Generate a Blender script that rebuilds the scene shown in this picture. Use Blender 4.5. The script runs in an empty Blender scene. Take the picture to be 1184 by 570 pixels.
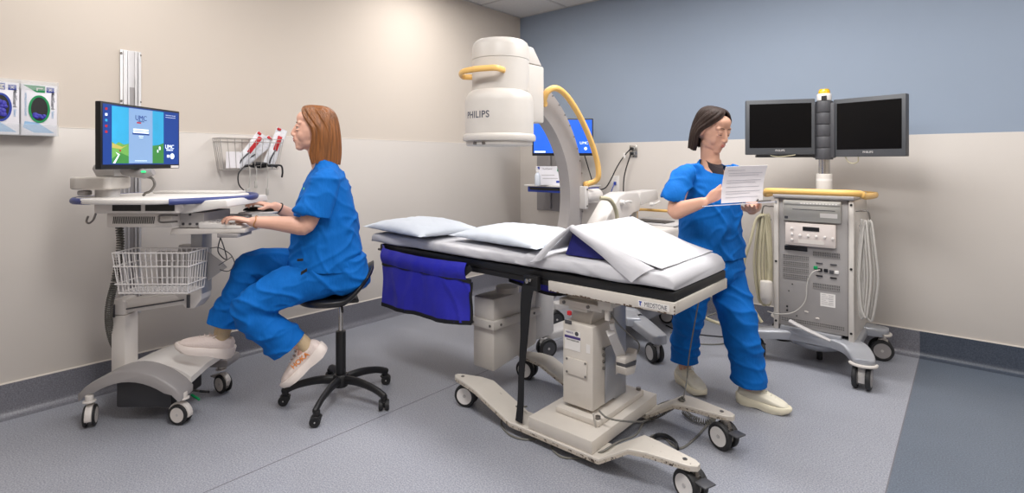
import bpy, bmesh, math, random
from mathutils import Vector, Matrix, noise
PI = math.pi
V = Vector
rnd = random.Random(7)
C = bpy.context.scene.collection

# ------------------------------------------------------------------ camera
FPX, CXP, CYP, EYE = 617.0, 592.0, 188.0, 1.27
YAW = math.radians(40.56)
FW = V((-math.sin(YAW), math.cos(YAW), 0)); RT = V((math.cos(YAW), math.sin(YAW), 0)); UP = V((0, 0, 1))
cam = bpy.data.cameras.new('camera'); camo = bpy.data.objects.new('camera', cam); C.objects.link(camo)
camo.location = (0, 0, EYE); camo.rotation_euler = (PI/2, 0, YAW)
cam.sensor_width = 36; cam.lens = 36*FPX/1184; cam.shift_y = -(285-CYP)/1184
cam.clip_start = 0.05
sc = bpy.context.scene; sc.camera = camo
sc.view_settings.view_transform = 'Standard'; sc.view_settings.look = 'None'
sc.view_settings.gamma = 1; sc.view_settings.use_curve_mapping = False
sc.view_settings.exposure = 0.26

# ------------------------------------------------------------------ world and room lights
w = bpy.data.worlds.new('world'); sc.world = w; w.use_nodes = True
w.node_tree.nodes['Background'].inputs[0].default_value = (0.8, 0.85, 0.9, 1)
w.node_tree.nodes['Background'].inputs[1].default_value = 0.3
XL, YB, ZC, XR, YF = -3.653, 4.403, 2.82, 2.3, -2.6
LAMPS = [(-2.74, 2.88, 17), (-0.90, 2.88, 38), (-2.74, 0.74, 12), (-0.90, 0.74, 36), (0.94, 2.88, 18), (0.94, 0.74, 12), (-0.9, -1.4, 8)]
for lx, ly, pw in LAMPS:
    ld = bpy.data.lights.new('troffer_lamp', 'AREA'); ld.shape = 'RECTANGLE'; ld.size = 1.1; ld.size_y = 0.5
    ld.energy = pw; ld.color = (1.0, 0.99, 0.98)
    lo = bpy.data.objects.new('troffer_lamp', ld); C.objects.link(lo); lo.location = (lx, ly, ZC-0.03)

# ------------------------------------------------------------------ helpers
def P(px, py, x=None, y=None, z=None, d=None, plane=None):
    """point of the room seen along one ray of the camera, at a known wall, height, depth or plane"""
    v = FW + RT*((px-CXP)/FPX) + UP*((CYP-py)/FPX)
    if plane is not None:
        p0, n = plane; d = (V(p0)-V((0, 0, EYE))).dot(n)/v.dot(n)
    elif z is not None: d = (z-EYE)/v.z
    elif x is not None: d = x/v.x
    elif y is not None: d = y/v.y
    return V((0, 0, EYE)) + v*d
def CF(r, d, z=0.0):
    return FW*d + RT*r + UP*z
def lin(c):
    return tuple((x/12.92 if x <= 0.04045 else ((x+0.055)/1.055)**2.4) for x in c)
_m = {}
def mat(name, col, rough=0.5, metal=0.0, var=0.04, scale=6.0, bump=0.0, bscale=40.0, emit=0.0, trans=0.0, coat=0.0, spec=None, stretch=None, alpha=None):
    if name in _m: return _m[name]
    c = lin([q/255 for q in col]); m = bpy.data.materials.new(name); m.use_nodes = True
    nt = m.node_tree; b = nt.nodes['Principled BSDF']
    b.inputs['Roughness'].default_value = rough; b.inputs['Metallic'].default_value = metal
    if spec is not None: b.inputs['Specular IOR Level'].default_value = spec
    tc = nt.nodes.new('ShaderNodeTexCoord')
    src = tc.outputs['Object']
    if stretch:
        mp = nt.nodes.new('ShaderNodeMapping'); mp.inputs['Scale'].default_value = stretch
        nt.links.new(src, mp.inputs[0]); src = mp.outputs[0]
    n = nt.nodes.new('ShaderNodeTexNoise'); n.inputs['Scale'].default_value = scale; n.inputs['Detail'].default_value = 4
    nt.links.new(src, n.inputs['Vector'])
    r = nt.nodes.new('ShaderNodeValToRGB'); nt.links.new(n.outputs['Fac'], r.inputs[0])
    r.color_ramp.elements[0].position = 0.3; r.color_ramp.elements[1].position = 0.7
    r.color_ramp.elements[0].color = tuple(max(0, x*(1-var)) for x in c)+(1,)
    r.color_ramp.elements[1].color = tuple(min(1, x*(1+var)) for x in c)+(1,)
    nt.links.new(r.outputs[0], b.inputs['Base Color'])
    if bump:
        n2 = nt.nodes.new('ShaderNodeTexNoise'); n2.inputs['Scale'].default_value = bscale; n2.inputs['Detail'].default_value = 3
        nt.links.new(src, n2.inputs['Vector'])
        bp = nt.nodes.new('ShaderNodeBump'); bp.inputs['Strength'].default_value = bump; bp.inputs['Distance'].default_value = 0.01
        nt.links.new(n2.outputs['Fac'], bp.inputs['Height']); nt.links.new(bp.outputs[0], b.inputs['Normal'])
    if emit:
        nt.links.new(r.outputs[0], b.inputs['Emission Color']); b.inputs['Emission Strength'].default_value = emit
    if trans: b.inputs['Transmission Weight'].default_value = trans
    if coat: b.inputs['Coat Weight'].default_value = coat; b.inputs['Coat Roughness'].default_value = 0.1
    if alpha is not None: b.inputs['Alpha'].default_value = alpha
    _m[name] = m; return m
def wear_mat(name, col, dark, thr=0.62, scale=22, rough=0.45):
    m = mat(name, col, rough)
    if m.get('worn'): return m
    m['worn'] = 1; nt = m.node_tree; b = nt.nodes['Principled BSDF']; base = b.inputs['Base Color'].links[0].from_socket
    n = nt.nodes.new('ShaderNodeTexNoise'); n.inputs['Scale'].default_value = scale; n.inputs['Detail'].default_value = 6; n.inputs['Roughness'].default_value = 0.7
    tc = nt.nodes.new('ShaderNodeTexCoord'); nt.links.new(tc.outputs['Object'], n.inputs['Vector'])
    r = nt.nodes.new('ShaderNodeValToRGB'); r.color_ramp.elements[0].position = thr; r.color_ramp.elements[1].position = thr+0.03
    nt.links.new(n.outputs['Fac'], r.inputs[0])
    mx = nt.nodes.new('ShaderNodeMix'); mx.data_type = 'RGBA'
    nt.links.new(r.outputs[0], mx.inputs[0]); nt.links.new(base, mx.inputs[6]); mx.inputs[7].default_value = lin([q/255 for q in dark])+(1,)
    nt.links.new(mx.outputs[2], b.inputs['Base Color'])
    return m

def frame(o, x, y):
    """matrix with origin o, x axis x and y axis near y"""
    x = V(x).normalized(); z = x.cross(V(y)).normalized(); y = z.cross(x)
    m = Matrix((x, y, z)).transposed().to_4x4(); m.translation = V(o); return m
def rotz(o, a):
    m = Matrix.Rotation(a, 4, 'Z'); m.translation = V(o); return m
class M:
    def __init__(s, xf=None): s.bm = bmesh.new(); s.mi = 0; s.xf = xf or Matrix()
    def mm(s, i): s.mi = i; return s
    def add(s, b, m=None):
        for f in b.faces: f.material_index = s.mi
        b.transform(s.xf @ m if m is not None else s.xf)
        me = bpy.data.meshes.new('t'); b.to_mesh(me); s.bm.from_mesh(me); bpy.data.meshes.remove(me); b.free(); return s
    def box(s, c, size, bev=0.0, rz=0.0, m=None, seg=2):
        b = bmesh.new(); bmesh.ops.create_cube(b, size=1); bmesh.ops.scale(b, vec=size, verts=b.verts)
        bev = min(bev, min(size)*0.45)
        if bev > 0: bmesh.ops.bevel(b, geom=b.edges[:], offset=bev, segments=seg, profile=0.5, affect='EDGES')
        t = rotz(c, rz)
        return s.add(b, m @ t if m is not None else t)
    def b2(s, lo, hi, bev=0.0, seg=2):
        lo = V(lo); hi = V(hi)
        return s.box((lo+hi)/2, [max(1e-4, abs(q)) for q in (hi-lo)], bev, seg=seg)
    def cyl(s, p0, p1, r0, r1=None, seg=24, bev=0.0, cap=True):
        p0 = V(p0); p1 = V(p1); r1 = r0 if r1 is None else r1; L = (p1-p0).length
        b = bmesh.new(); bmesh.ops.create_cone(b, cap_ends=cap, segments=seg, radius1=r0, radius2=r1, depth=L)
        if bev > 0:
            es = [e for e in b.edges if len(e.link_faces) == 2 and e.calc_face_angle() > 1.0]
            bmesh.ops.bevel(b, geom=es, offset=bev, segments=2, profile=0.5, affect='EDGES')
        q = V((0, 0, 1)).rotation_difference((p1-p0).normalized()).to_matrix().to_4x4(); q.translation = (p0+p1)/2
        return s.add(b, q)
    def ell(s, c, r, m=None, seg=20):
        b = bmesh.new(); bmesh.ops.create_uvsphere(b, u_segments=seg, v_segments=max(6, seg//2), radius=1)
        r = (r, r, r) if isinstance(r, (int, float)) else r
        bmesh.ops.scale(b, vec=r, verts=b.verts); t = Matrix.Translation(V(c))
        return s.add(b, m @ t if m is not None else t)
    def prism(s, pts, h, m, bev=0.0, seg=2):
        """outline pts (x,y) in frame m, extruded along the frame's z from 0 to h"""
        b = bmesh.new(); vs = [b.verts.new((p[0], p[1], 0)) for p in pts]; f = b.faces.new(vs)
        r = bmesh.ops.extrude_face_region(b, geom=[f]); bmesh.ops.translate(b, vec=(0, 0, h), verts=[q for q in r['geom'] if isinstance(q, bmesh.types.BMVert)])
        bmesh.ops.recalc_face_normals(b, faces=b.faces)
        if bev > 0: bmesh.ops.bevel(b, geom=b.edges[:], offset=bev, segments=seg, profile=0.5, affect='EDGES')
        return s.add(b, m)
    def loft(s, rings, cap=True, closed=False):
        b = bmesh.new(); R = [[b.verts.new(p) for p in r] for r in rings]; n = len(R[0])
        L = len(R)
        for i in range(L if closed else L-1):
            a, c = R[i], R[(i+1) % L]
            for j in range(n): b.faces.new((a[j], a[(j+1) % n], c[(j+1) % n], c[j]))
        if cap and not closed: b.faces.new(R[0][::-1]); b.faces.new(R[-1])
        bmesh.ops.recalc_face_normals(b, faces=b.faces)
        return s.add(b)
    def tube(s, pts, r, seg=8, sm=4, closed=False, ref=None, ends='flat'):
        """swept tube; r is a number or a list with one radius, or (radius, side radius), per point"""
        pts = [V(p) for p in pts]
        rr = [(q, q) if isinstance(q, (int, float)) else q for q in (r if isinstance(r, list) else [r]*len(pts))]
        if sm > 1: pts, rr = spline(pts, rr, sm, closed)
        n = len(pts); rings = []; prev = None
        for i in range(n):
            if closed: t = pts[(i+1) % n]-pts[i-1]
            else: t = pts[min(n-1, i+1)]-pts[max(0, i-1)]
            if t.length < 1e-9: t = V((0, 0, 1))
            t.normalize()
            if ref is not None: bvec = V(ref)
            elif prev is None: bvec = V((0, 0, 1)) if abs(t.z) < 0.9 else V((1, 0, 0))
            else: bvec = prev
            bvec = (bvec - t*bvec.dot(t)).normalized(); prev = bvec; nn = t.cross(bvec)
            rings.append([pts[i] + nn*(rr[i][0]*math.cos(2*PI*k/seg)) + bvec*(rr[i][1]*math.sin(2*PI*k/seg)) for k in range(seg)])
            if (ends == 'round' and i in (0, n-1)) or (ends == 'start' and i == 0):
                sg = -1 if i == 0 else 1; ex = []
                for q in (0.5, 0.8, 0.97):
                    cc = pts[i] + t*sg*q*min(rr[i]); k2 = math.sqrt(1-q*q)
                    ex.append([cc + nn*(rr[i][0]*k2*math.cos(2*PI*k/seg)) + bvec*(rr[i][1]*k2*math.sin(2*PI*k/seg)) for k in range(seg)])
                if i == 0: rings = ex[::-1]+rings
                else: rings += ex
        return s.loft(rings, True, closed)
    def lathe(s, prof, o, axis=(0, 0, 1), seg=40, closed=False):
        ax = V(axis).normalized(); q = V((0, 0, 1)).rotation_difference(ax).to_matrix().to_4x4(); q.translation = V(o)
        rings = [[q @ V((max(r, 1e-4)*math.cos(2*PI*k/seg), max(r, 1e-4)*math.sin(2*PI*k/seg), z)) for k in range(seg)] for r, z in prof]
        return s.loft(rings, True, closed)
    def text(s, st, size, m, ext=0.0006, bold=0.0, fn=None, align='CENTER', sx=1.0, sp=1.0):
        cu = bpy.data.curves.new('t', 'FONT'); cu.body = st; cu.size = size; cu.extrude = ext; cu.align_x = align; cu.align_y = 'CENTER'; cu.offset = bold*size; cu.space_character = sp
        o = bpy.data.objects.new('t', cu); C.objects.link(o); bpy.context.view_layer.update()
        me = bpy.data.meshes.new_from_object(o.evaluated_get(bpy.context.evaluated_depsgraph_get()))
        b = bmesh.new(); b.from_mesh(me); bpy.data.objects.remove(o); bpy.data.curves.remove(cu); bpy.data.meshes.remove(me)
        if sx != 1.0: bmesh.ops.scale(b, vec=(sx, 1, 1), verts=b.verts)
        if fn:
            for v in b.verts: v.co = fn(v.co)
            return s.add(b)
        return s.add(b, m)
    def obj(s, name, mats, parent=None, sharp=0.6, remesh=0, smooth=0, post=None, **kw):
        me = bpy.data.meshes.new(name)
        if remesh:
            s.bm.to_mesh(me); o = bpy.data.objects.new('t', me); C.objects.link(o)
            md = o.modifiers.new('r', 'REMESH'); md.mode = 'VOXEL'; md.voxel_size = remesh
            if smooth: m2 = o.modifiers.new('s', 'SMOOTH'); m2.iterations = smooth; m2.factor = 0.5
            bpy.context.view_layer.update()
            me2 = bpy.data.meshes.new_from_object(o.evaluated_get(bpy.context.evaluated_depsgraph_get()))
            bpy.data.objects.remove(o); bpy.data.meshes.remove(me); me2.name = name; me = me2
            s.bm.free(); s.bm = bmesh.new(); s.bm.from_mesh(me); me.clear_geometry()
        if post: post(s.bm)
        inv = parent.matrix_world.inverted() if parent is not None else None
        if parent is not None:
            s.bm.transform(inv)
        for f in s.bm.faces: f.smooth = True
        if not remesh:
            for e in s.bm.edges:
                if len(e.link_faces) == 2 and e.calc_face_angle(0) > sharp: e.smooth = False
        s.bm.to_mesh(me); s.bm.free()
        for q in (mats if isinstance(mats, (list, tuple)) else [mats]): me.materials.append(q)
        o = bpy.data.objects.new(name, me); C.objects.link(o)
        if parent is not None: o.parent = parent; o.matrix_world = parent.matrix_world.copy()
        for k, q in kw.items(): o[k] = q
        return o
def spline(pts, rr, sm, closed=False):
    n = len(pts); op = []; orr = []
    rng = range(n if closed else n-1)
    for i in rng:
        if closed: a, b, c, d = i-1, i, (i+1) % n, (i+2) % n
        else: a, b, c, d = max(0, i-1), i, i+1, min(n-1, i+2)
        for k in range(sm):
            t = k/sm; t2 = t*t; t3 = t2*t
            op.append(0.5*((2*pts[b])+(-pts[a]+pts[c])*t+(2*pts[a]-5*pts[b]+4*pts[c]-pts[d])*t2+(-pts[a]+3*pts[b]-3*pts[c]+pts[d])*t3))
            orr.append((rr[b][0]*(1-t)+rr[c][0]*t, rr[b][1]*(1-t)+rr[c][1]*t))
    if not closed: op.append(pts[-1]); orr.append(rr[-1])
    return op, orr
def coil_path(pts, r, pitch, per=8):
    """helix around a smooth path"""
    ps, _ = spline([V(p) for p in pts], [(0, 0)]*len(pts), 10)
    L = [0]
    for i in range(1, len(ps)): L.append(L[-1]+(ps[i]-ps[i-1]).length)
    tot = L[-1]; n = int(tot/pitch*per); out = []; j = 0
    for i in range(n+1):
        s_ = tot*i/n
        while j < len(L)-2 and L[j+1] < s_: j += 1
        u = (s_-L[j])/max(1e-9, L[j+1]-L[j]); p = ps[j].lerp(ps[j+1], u); t = (ps[j+1]-ps[j]).normalized()
        a = V((0, 0, 1)) if abs(t.z) < 0.95 else V((1, 0, 0)); a = (a-t*a.dot(t)).normalized(); b = t.cross(a)
        ph = 2*PI*i/per; out.append(p+a*(r*math.cos(ph))+b*(r*math.sin(ph)))
    return out
def thing(name, label, cat, loc, rz=0.0, group=None):
    o = bpy.data.objects.new(name, None); C.objects.link(o); o.empty_display_size = 0.05
    o.location = V(loc); o.rotation_euler = (0, 0, rz); o.matrix_world = rotz(loc, rz)
    o['label'] = label; o['category'] = cat
    if group: o['group'] = group
    return o
def tag(o, label, cat, group=None):
    o['label'] = label; o['category'] = cat
    if group: o['group'] = group
    return o
def struct(name, m, mats, **kw):
    o = m.obj(name, mats, **kw); o['kind'] = 'structure'; return o

# ------------------------------------------------------------------ materials
BEIGE = mat('beige_wall_paint', (208, 197, 185), 0.75, var=0.012, scale=2, bump=0.03, bscale=300)
PANEL = mat('beige_wall_panel', (208, 201, 194), 0.38, var=0.012, scale=2, bump=0.02, bscale=200)
BLUEW = mat('blue_wall_paint', (146, 159, 177), 0.7, var=0.015, scale=2, bump=0.03, bscale=300)
CEIL = mat('ceiling_tile', (214, 212, 210), 0.9, var=0.03, scale=60, bump=0.1, bscale=200)
TBAR = mat('ceiling_grid_metal', (190, 188, 186), 0.5)
TRIMW = mat('pale_edge_trim', (226, 218, 208), 0.5)
def floor_mat(name, a, b, c):
    m = bpy.data.materials.new(name); m.use_nodes = True; nt = m.node_tree; p = nt.nodes['Principled BSDF']
    tc = nt.nodes.new('ShaderNodeTexCoord')
    n1 = nt.nodes.new('ShaderNodeTexNoise'); n1.inputs['Scale'].default_value = 170; n1.inputs['Detail'].default_value = 2
    n2 = nt.nodes.new('ShaderNodeTexNoise'); n2.inputs['Scale'].default_value = 3; n2.inputs['Detail'].default_value = 5
    for n in (n1, n2): nt.links.new(tc.outputs['Object'], n.inputs['Vector'])
    r = nt.nodes.new('ShaderNodeValToRGB'); nt.links.new(n1.outputs['Fac'], r.inputs[0])
    r.color_ramp.elements[0].position = 0.33; r.color_ramp.elements[0].color = lin([q/255 for q in a])+(1,)
    e = r.color_ramp.elements.new(0.5); e.color = lin([q/255 for q in b])+(1,)
    r.color_ramp.elements[-1].position = 0.68; r.color_ramp.elements[-1].color = lin([q/255 for q in c])+(1,)
    mx = nt.nodes.new('ShaderNodeMix'); mx.data_type = 'RGBA'; mx.blend_type = 'MULTIPLY'; mx.inputs[0].default_value = 0.35
    r2 = nt.nodes.new('ShaderNodeValToRGB'); nt.links.new(n2.outputs['Fac'], r2.inputs[0])
    r2.color_ramp.elements[0].position = 0.35; r2.color_ramp.elements[0].color = (0.82, 0.82, 0.82, 1); r2.color_ramp.elements[1].position = 0.6
    nt.links.new(r.outputs[0], mx.inputs[6]); nt.links.new(r2.outputs[0], mx.inputs[7]); nt.links.new(mx.outputs[2], p.inputs['Base Color'])
    p.inputs['Roughness'].default_value = 0.36; p.inputs['Specular IOR Level'].default_value = 0.45
    bp = nt.nodes.new('ShaderNodeBump'); bp.inputs['Strength'].default_value = 0.12; bp.inputs['Distance'].default_value = 0.002
    nt.links.new(n1.outputs['Fac'], bp.inputs['Height']); nt.links.new(bp.outputs[0], p.inputs['Normal'])
    return m
FLG = floor_mat('grey_speckled_vinyl', (128, 130, 139), (150, 152, 161), (173, 175, 183))
FLB = floor_mat('blue_grey_vinyl', (86, 95, 108), (99, 108, 121), (114, 123, 135))
COVG = floor_mat('grey_cove_vinyl', (100, 100, 108), (113, 113, 121), (127, 127, 135))
COVB = floor_mat('blue_cove_vinyl', (58, 65, 78), (67, 74, 87), (77, 84, 97))
SEAM = mat('seam_weld', (112, 110, 116), 0.5)
WHITE = mat('white_plastic', (226, 222, 218), 0.38)
CREAM = mat('cream_plastic', (205, 199, 192), 0.4)
WARMW = mat('warm_white_enamel', (213, 207, 202), 0.35)
GREYP = mat('grey_plastic', (150, 146, 146), 0.4)
LGREY = mat('light_grey_plastic', (190, 187, 186), 0.42)
DGREY = mat('dark_grey_plastic', (70, 70, 74), 0.45)
BLACK = mat('black_plastic', (22, 22, 24), 0.42)
RUBBER = mat('black_rubber', (34, 34, 36), 0.6)
BLKFAB = mat('black_fabric', (18, 18, 22), 0.85, bump=0.2, bscale=300)
CHROME = mat('brushed_metal', (190, 188, 184), 0.25, 1.0)
DMETAL = mat('dull_metal', (130, 126, 122), 0.4, 0.9)
WIREW = mat('white_coated_wire', (228, 224, 222), 0.4)
SILV = mat('silver_paint', (168, 170, 176), 0.33, 0.35)
YEL = mat('amber_yellow_plastic', (238, 190, 110), 0.4)
NAVYR = mat('navy_bumper', (62, 72, 128), 0.4)
SCRUB = mat('royal_blue_scrubs', (0, 100, 184), 0.8, var=0.05, scale=9, bump=0.55, bscale=16, spec=0.25, stretch=(1.6, 1.6, 0.7))
SKIN = mat('skin', (222, 172, 150), 0.5, var=0.05, scale=14)
SKIN2 = mat('skin_tan', (206, 158, 134), 0.5, var=0.05, scale=14)
LIP = mat('lips', (190, 116, 106), 0.45)
EYEW = mat('eye_white', (226, 220, 214), 0.25)
IRIS = mat('iris', (60, 44, 34), 0.2)
SHEET = mat('white_sheet', (198, 197, 201), 0.85, var=0.015, bump=0.08, bscale=90)
PILLOWM = mat('white_pillowcase', (202, 208, 217), 0.8, var=0.015, bump=0.08, bscale=60)
BAGBLUE = mat('cobalt_nylon', (44, 44, 172), 0.45, var=0.08, scale=8, bump=0.15, bscale=30)
FOAM = mat('navy_foam', (26, 28, 110), 0.7)
TABW = mat('cream_enamel', (206, 199, 190), 0.42)
TABWORN = wear_mat('chipped_cream_enamel', (206, 199, 189), (96, 82, 70), 0.665, 30)
EDGEWORN = wear_mat('chipped_edge', (190, 180, 166), (66, 54, 46), 0.55, 70)
PAPER = mat('paper', (236, 232, 234), 0.8)
INK = mat('grey_ink', (90, 90, 100), 0.8)
CABLEG = mat('grey_cable', (112, 110, 104), 0.5)
CABLEO = mat('olive_cream_hose', (186, 178, 150), 0.5)
CABLEW = mat('pale_grey_cable', (184, 180, 174), 0.5)
GREEN = mat('green_print', (0, 140, 80), 0.5)
LBLUE = mat('pale_blue_print', (150, 186, 220), 0.5)
ROYAL = mat('royal_blue_print', (36, 62, 160), 0.5)
VIOLET = mat('violet_gloves', (62, 58, 170), 0.5, var=0.2, scale=60, bump=0.5, bscale=60)
ORANGE = mat('orange_print', (250, 172, 76), 0.5)
RED = mat('red_print', (200, 36, 44), 0.45)
# ------------------------------------------------------------------ the room
T = 0.1
struct('floor', M().b2((XL-T, YF-T, -T), (-0.243, YB+T, 0)), FLG)
struct('floor', M().b2((-0.243, YF-T, -T), (XR+T, YB+T, 0)), FLB)
m = M()
for x in (-2.235, -0.243):
    m.b2((x-0.0022, YF, -0.001), (x+0.0022, YB-0.03, 0.0006))
struct('trim_1', m, SEAM)
struct('wall_left', M().b2((XL-T, YF, 0), (XL, YB+T, ZC)), BEIGE)
ZW = 1.455
struct('wall_back', M().b2((XL, YB, 0), (XR+T, YB+T, ZC)), BLUEW)
struct('wall_right', M().b2((XR, YF, 0), (XR+T, YB, ZC)), BEIGE)
struct('wall_front', M().b2((XL-T, YF-T, 0), (XR+T, YF, ZC)), BEIGE)
# wall protection sheets below the joint line, and their cap strips
struct('trim_2', M().b2((XL, YF, 0.12), (XL+0.004, YB, ZW), 0.0015), PANEL)
struct('trim_3', M().b2((XL+0.004, YB-0.004, 0.12), (XR, YB, ZW), 0.0015), PANEL)
m = M(); m.b2((XL+0.004, YF, 0.165), (XL+0.010, YB-0.004, 0.172)); m.b2((XL+0.010, YB-0.010, 0.165), (XR, YB-0.004, 0.172))
m.b2((XL, YF, ZW), (XL+0.005, YB, ZW+0.004))
struct('trim_4', m, TRIMW)
def cove(p0, ax, inn, L):
    m = M(); R_ = 0.035; pr = [(0, 0), (0, 0.166), (0.006, 0.166), (0.008, R_+0.008)]
    for k in range(1, 7):
        a = k/6*PI/2; pr.append((0.008+R_*(1-math.cos(a)), 0.002+R_+0.004-(R_+0.004)*math.sin(a)))
    pr.append((0.008+R_+0.01, 0.0008)); pr.append((0.008+R_+0.01, 0))
    rings = [[V(p0)+V(inn)*q[0]+UP*q[1]+V(ax)*t for q in pr] for t in (0, L)]
    return m.loft(rings)
struct('baseboard_left', cove((XL+0.004, YF, 0), (0, 1, 0), (1, 0, 0), YB-YF-0.004), COVG)
struct('baseboard_back', cove((XL+0.004, YB-0.004, 0), (1, 0, 0), (0, -1, 0), -0.243-XL-0.004), COVG)
struct('baseboard_back', cove((-0.243, YB-0.004, 0), (1, 0, 0), (0, -1, 0), XR+0.243), COVB)
m = M(); m.b2((XL-T, YF-T, ZC), (XR+T, YB+T, ZC+T))
m.mm(1)
x = XL+0.61
while x < XR: m.b2((x-0.012, YF, ZC-0.004), (x+0.012, YB, ZC+0.001)); x += 0.61
y = YB-0.61
while y > YF: m.b2((XL, y-0.012, ZC-0.004), (XR, y+0.012, ZC+0.001)); y -= 0.61
m.b2((XL, YF, ZC-0.004), (XL+0.02, YB, ZC+0.001)); m.b2((XL, YB-0.02, ZC-0.004), (XR, YB, ZC+0.001))
struct('ceiling', m, [CEIL, TBAR])
DIFF = mat('lit_diffuser', (255, 246, 236), 0.6, emit=2.0, var=0.0)
for i, (lx, ly, pw) in enumerate(LAMPS):
    t = thing('ceiling_light', 'recessed ceiling light panel out of view above the room', 'ceiling light', (lx, ly, ZC-0.02), 0, 'recessed ceiling light panels')
    m = M(); a, b = 0.6, 0.3
    for c, s_ in (((0, b-.012), (1.2, .024)), ((0, -b+.012), (1.2, .024)), ((a-.012, 0), (.024, .55)), ((-a+.012, 0), (.024, .55))):
        m.box((lx+c[0], ly+c[1], ZC-0.010), (s_[0], s_[1], 0.018), 0.003)
    m.obj('frame', WHITE, t)
    M().box((lx, ly, ZC-0.008), (1.15, 0.55, 0.008)).obj('diffuser', DIFF, t)

# ------------------------------------------------------------------ glove boxes on the left wall
YG0, YG1, ZG0, ZG1 = 0.283, 0.562, 1.416, 1.668
CLEAR = mat('clear_acrylic', (235, 238, 240), 0.08, var=0.0, alpha=0.16)
XG = XL+0.098
t = thing('glove_box_holder', 'clear acrylic glove box rack mounted on the left wall', 'glove dispenser rack', (XL+0.005, (YG0+YG1)/2, ZG0-0.01))
m = M(); th = 0.003
m.b2((XL+0.001, YG0-0.006, ZG0-0.012), (XL+0.004, YG1+0.006, ZG1+0.02))
m.b2((XL+0.004, YG0-0.006, ZG0-0.012), (XG+0.004, YG1+0.006, ZG0-0.009))
for yy in (YG0-0.006, (YG0+YG1)/2-0.0015, YG1+0.003): m.b2((XL+0.004, yy, ZG0-0.009), (XG+0.004, yy+0.003, ZG1+0.012))
m.b2((XG+0.004, YG0-0.006, ZG0-0.012), (XG+0.006, YG1+0.006, ZG0+0.045)); m.b2((XG+0.004, YG0-0.006, ZG1-0.035), (XG+0.006, YG1+0.006, ZG1+0.012))
m.obj('rack', CLEAR, t)
CARTON = mat('glove_carton', (232, 230, 236), 0.6)
def glove_box(y0, y1, ringm, letter, openness):
    wy = y1-y0; nm = 'green' if letter == 'L' else 'blue'
    t = thing('glove_box', f'white carton of violet gloves with {nm} oval ring and letter {letter}, in the wall rack', 'glove box', (XL+0.05, (y0+y1)/2, ZG0-0.008), 0, 'glove boxes in the wall rack')
    M().b2((XL+0.008, y0, ZG0-0.008), (XG, y1, ZG1-0.006), 0.002).obj('carton', CARTON, t)
    F = frame((XG, y0, ZG0-0.008), (0, 1, 0), (0, 0, 1)); H = ZG1-ZG0
    m = M(F)
    cx, cy = wy*0.5, H*0.52; ra, rb = wy*0.235, H*0.235
    m.mm(0); m.loft([[V((cx+(ra+e)*math.cos(a), cy+(rb+e*1.1)*math.sin(a), z)) for a in [2*PI*k/40 for k in range(40)]] for e, z in ((0.0, 0.0002), (0.0, 0.003), (0.009, 0.003), (0.009, 0.0002))], closed=True)
    m.mm(1); m.prism([(0.05*wy, 0.36*H*0.3+0.01), (0.10*wy, 0.27*H), (0.45*wy, 0.25*H), (0.93*wy, 0.012), (0.35*wy, 0.012)], 0.0006, Matrix())
    m.mm(2)
    m.prism([(wy*0.70, H*0.86), (wy*0.92, H*0.86), (wy*0.92, H*0.965), (wy*0.70, H*0.965)], 0.0006, Matrix())
    m.mm(0)
    if letter == 'L': m.prism([(0.05*wy, H*0.985), (0.66*wy, H*0.985), (0.66*wy, H*0.85), (0.42*wy, H*0.85)], 0.0006, Matrix())
    else: m.prism([(0.0, H*0.985), (0.62*wy, H*0.985), (0.62*wy, H*0.86), (0.0, H*0.86)], 0.0006, Matrix())
    m.obj('printed_label', [ringm, LBLUE, ROYAL], t)
    m = M(F); m.text(letter, 0.034, Matrix.Translation((wy*0.50, H*0.918, 0.001)) @ Matrix.Rotation(-PI/2, 4, 'Z'), bold=0.02)
    m.mm(0); m.text('X', 0.02, Matrix.Translation((wy*0.81, H*0.912, 0.001)), bold=0.02)
    m.mm(1); m.text('MediGuard', 0.019, Matrix.Translation((wy*0.88, H*0.70, 0.001)) @ Matrix.Rotation(-PI/2, 4, 'Z'), bold=0.01)
    m.mm(2); m.text('Select', 0.015, Matrix.Translation((wy*0.88, H*0.42, 0.001)) @ Matrix.Rotation(-PI/2, 4, 'Z'))
    m.text('NITRILE EXAM GLOVES', 0.011, Matrix.Translation((wy*0.12, H*0.60, 0.001)) @ Matrix.Rotation(-PI/2, 4, 'Z'))
    m.obj('lettering', [WHITE, INK, LBLUE], t)
    m = M(F); m.loft([[V((cx+ra*k_*math.cos(a), cy+rb*k_*math.sin(a), z)) for a in [2*PI*k/40 for k in range(40)]] for k_, z in ((1.0, 0.0004), (0.5, 0.0005))])
    m.obj('opening', BLACK, t)
    m = M(F)
    for k in range(16):
        a = rnd.uniform(0, 2*PI); q = math.sqrt(rnd.random())*0.72
        px, py = cx+ra*q*math.cos(a), cy+rb*q*math.sin(a)
        if openness and py > cy-rb*0.35: continue
        m.ell((px, py, 0.001), (0.012, 0.009+rnd.random()*0.006, 0.006), seg=10)
    if openness:
        for k in range(6): m.ell((cx-ra*0.55+ra*0.22*k, cy-rb*0.62-0.004*math.sin(k*2), 0.001), (0.010, 0.010, 0.006), seg=10)
    m.obj('glove', VIOLET, t, kind='stuff')
ym = (YG0+YG1)/2
glove_box(ym+0.003, YG1, GREEN, 'L', True)
glove_box(YG0, ym-0.003, ROYAL, 'M', False)

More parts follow.
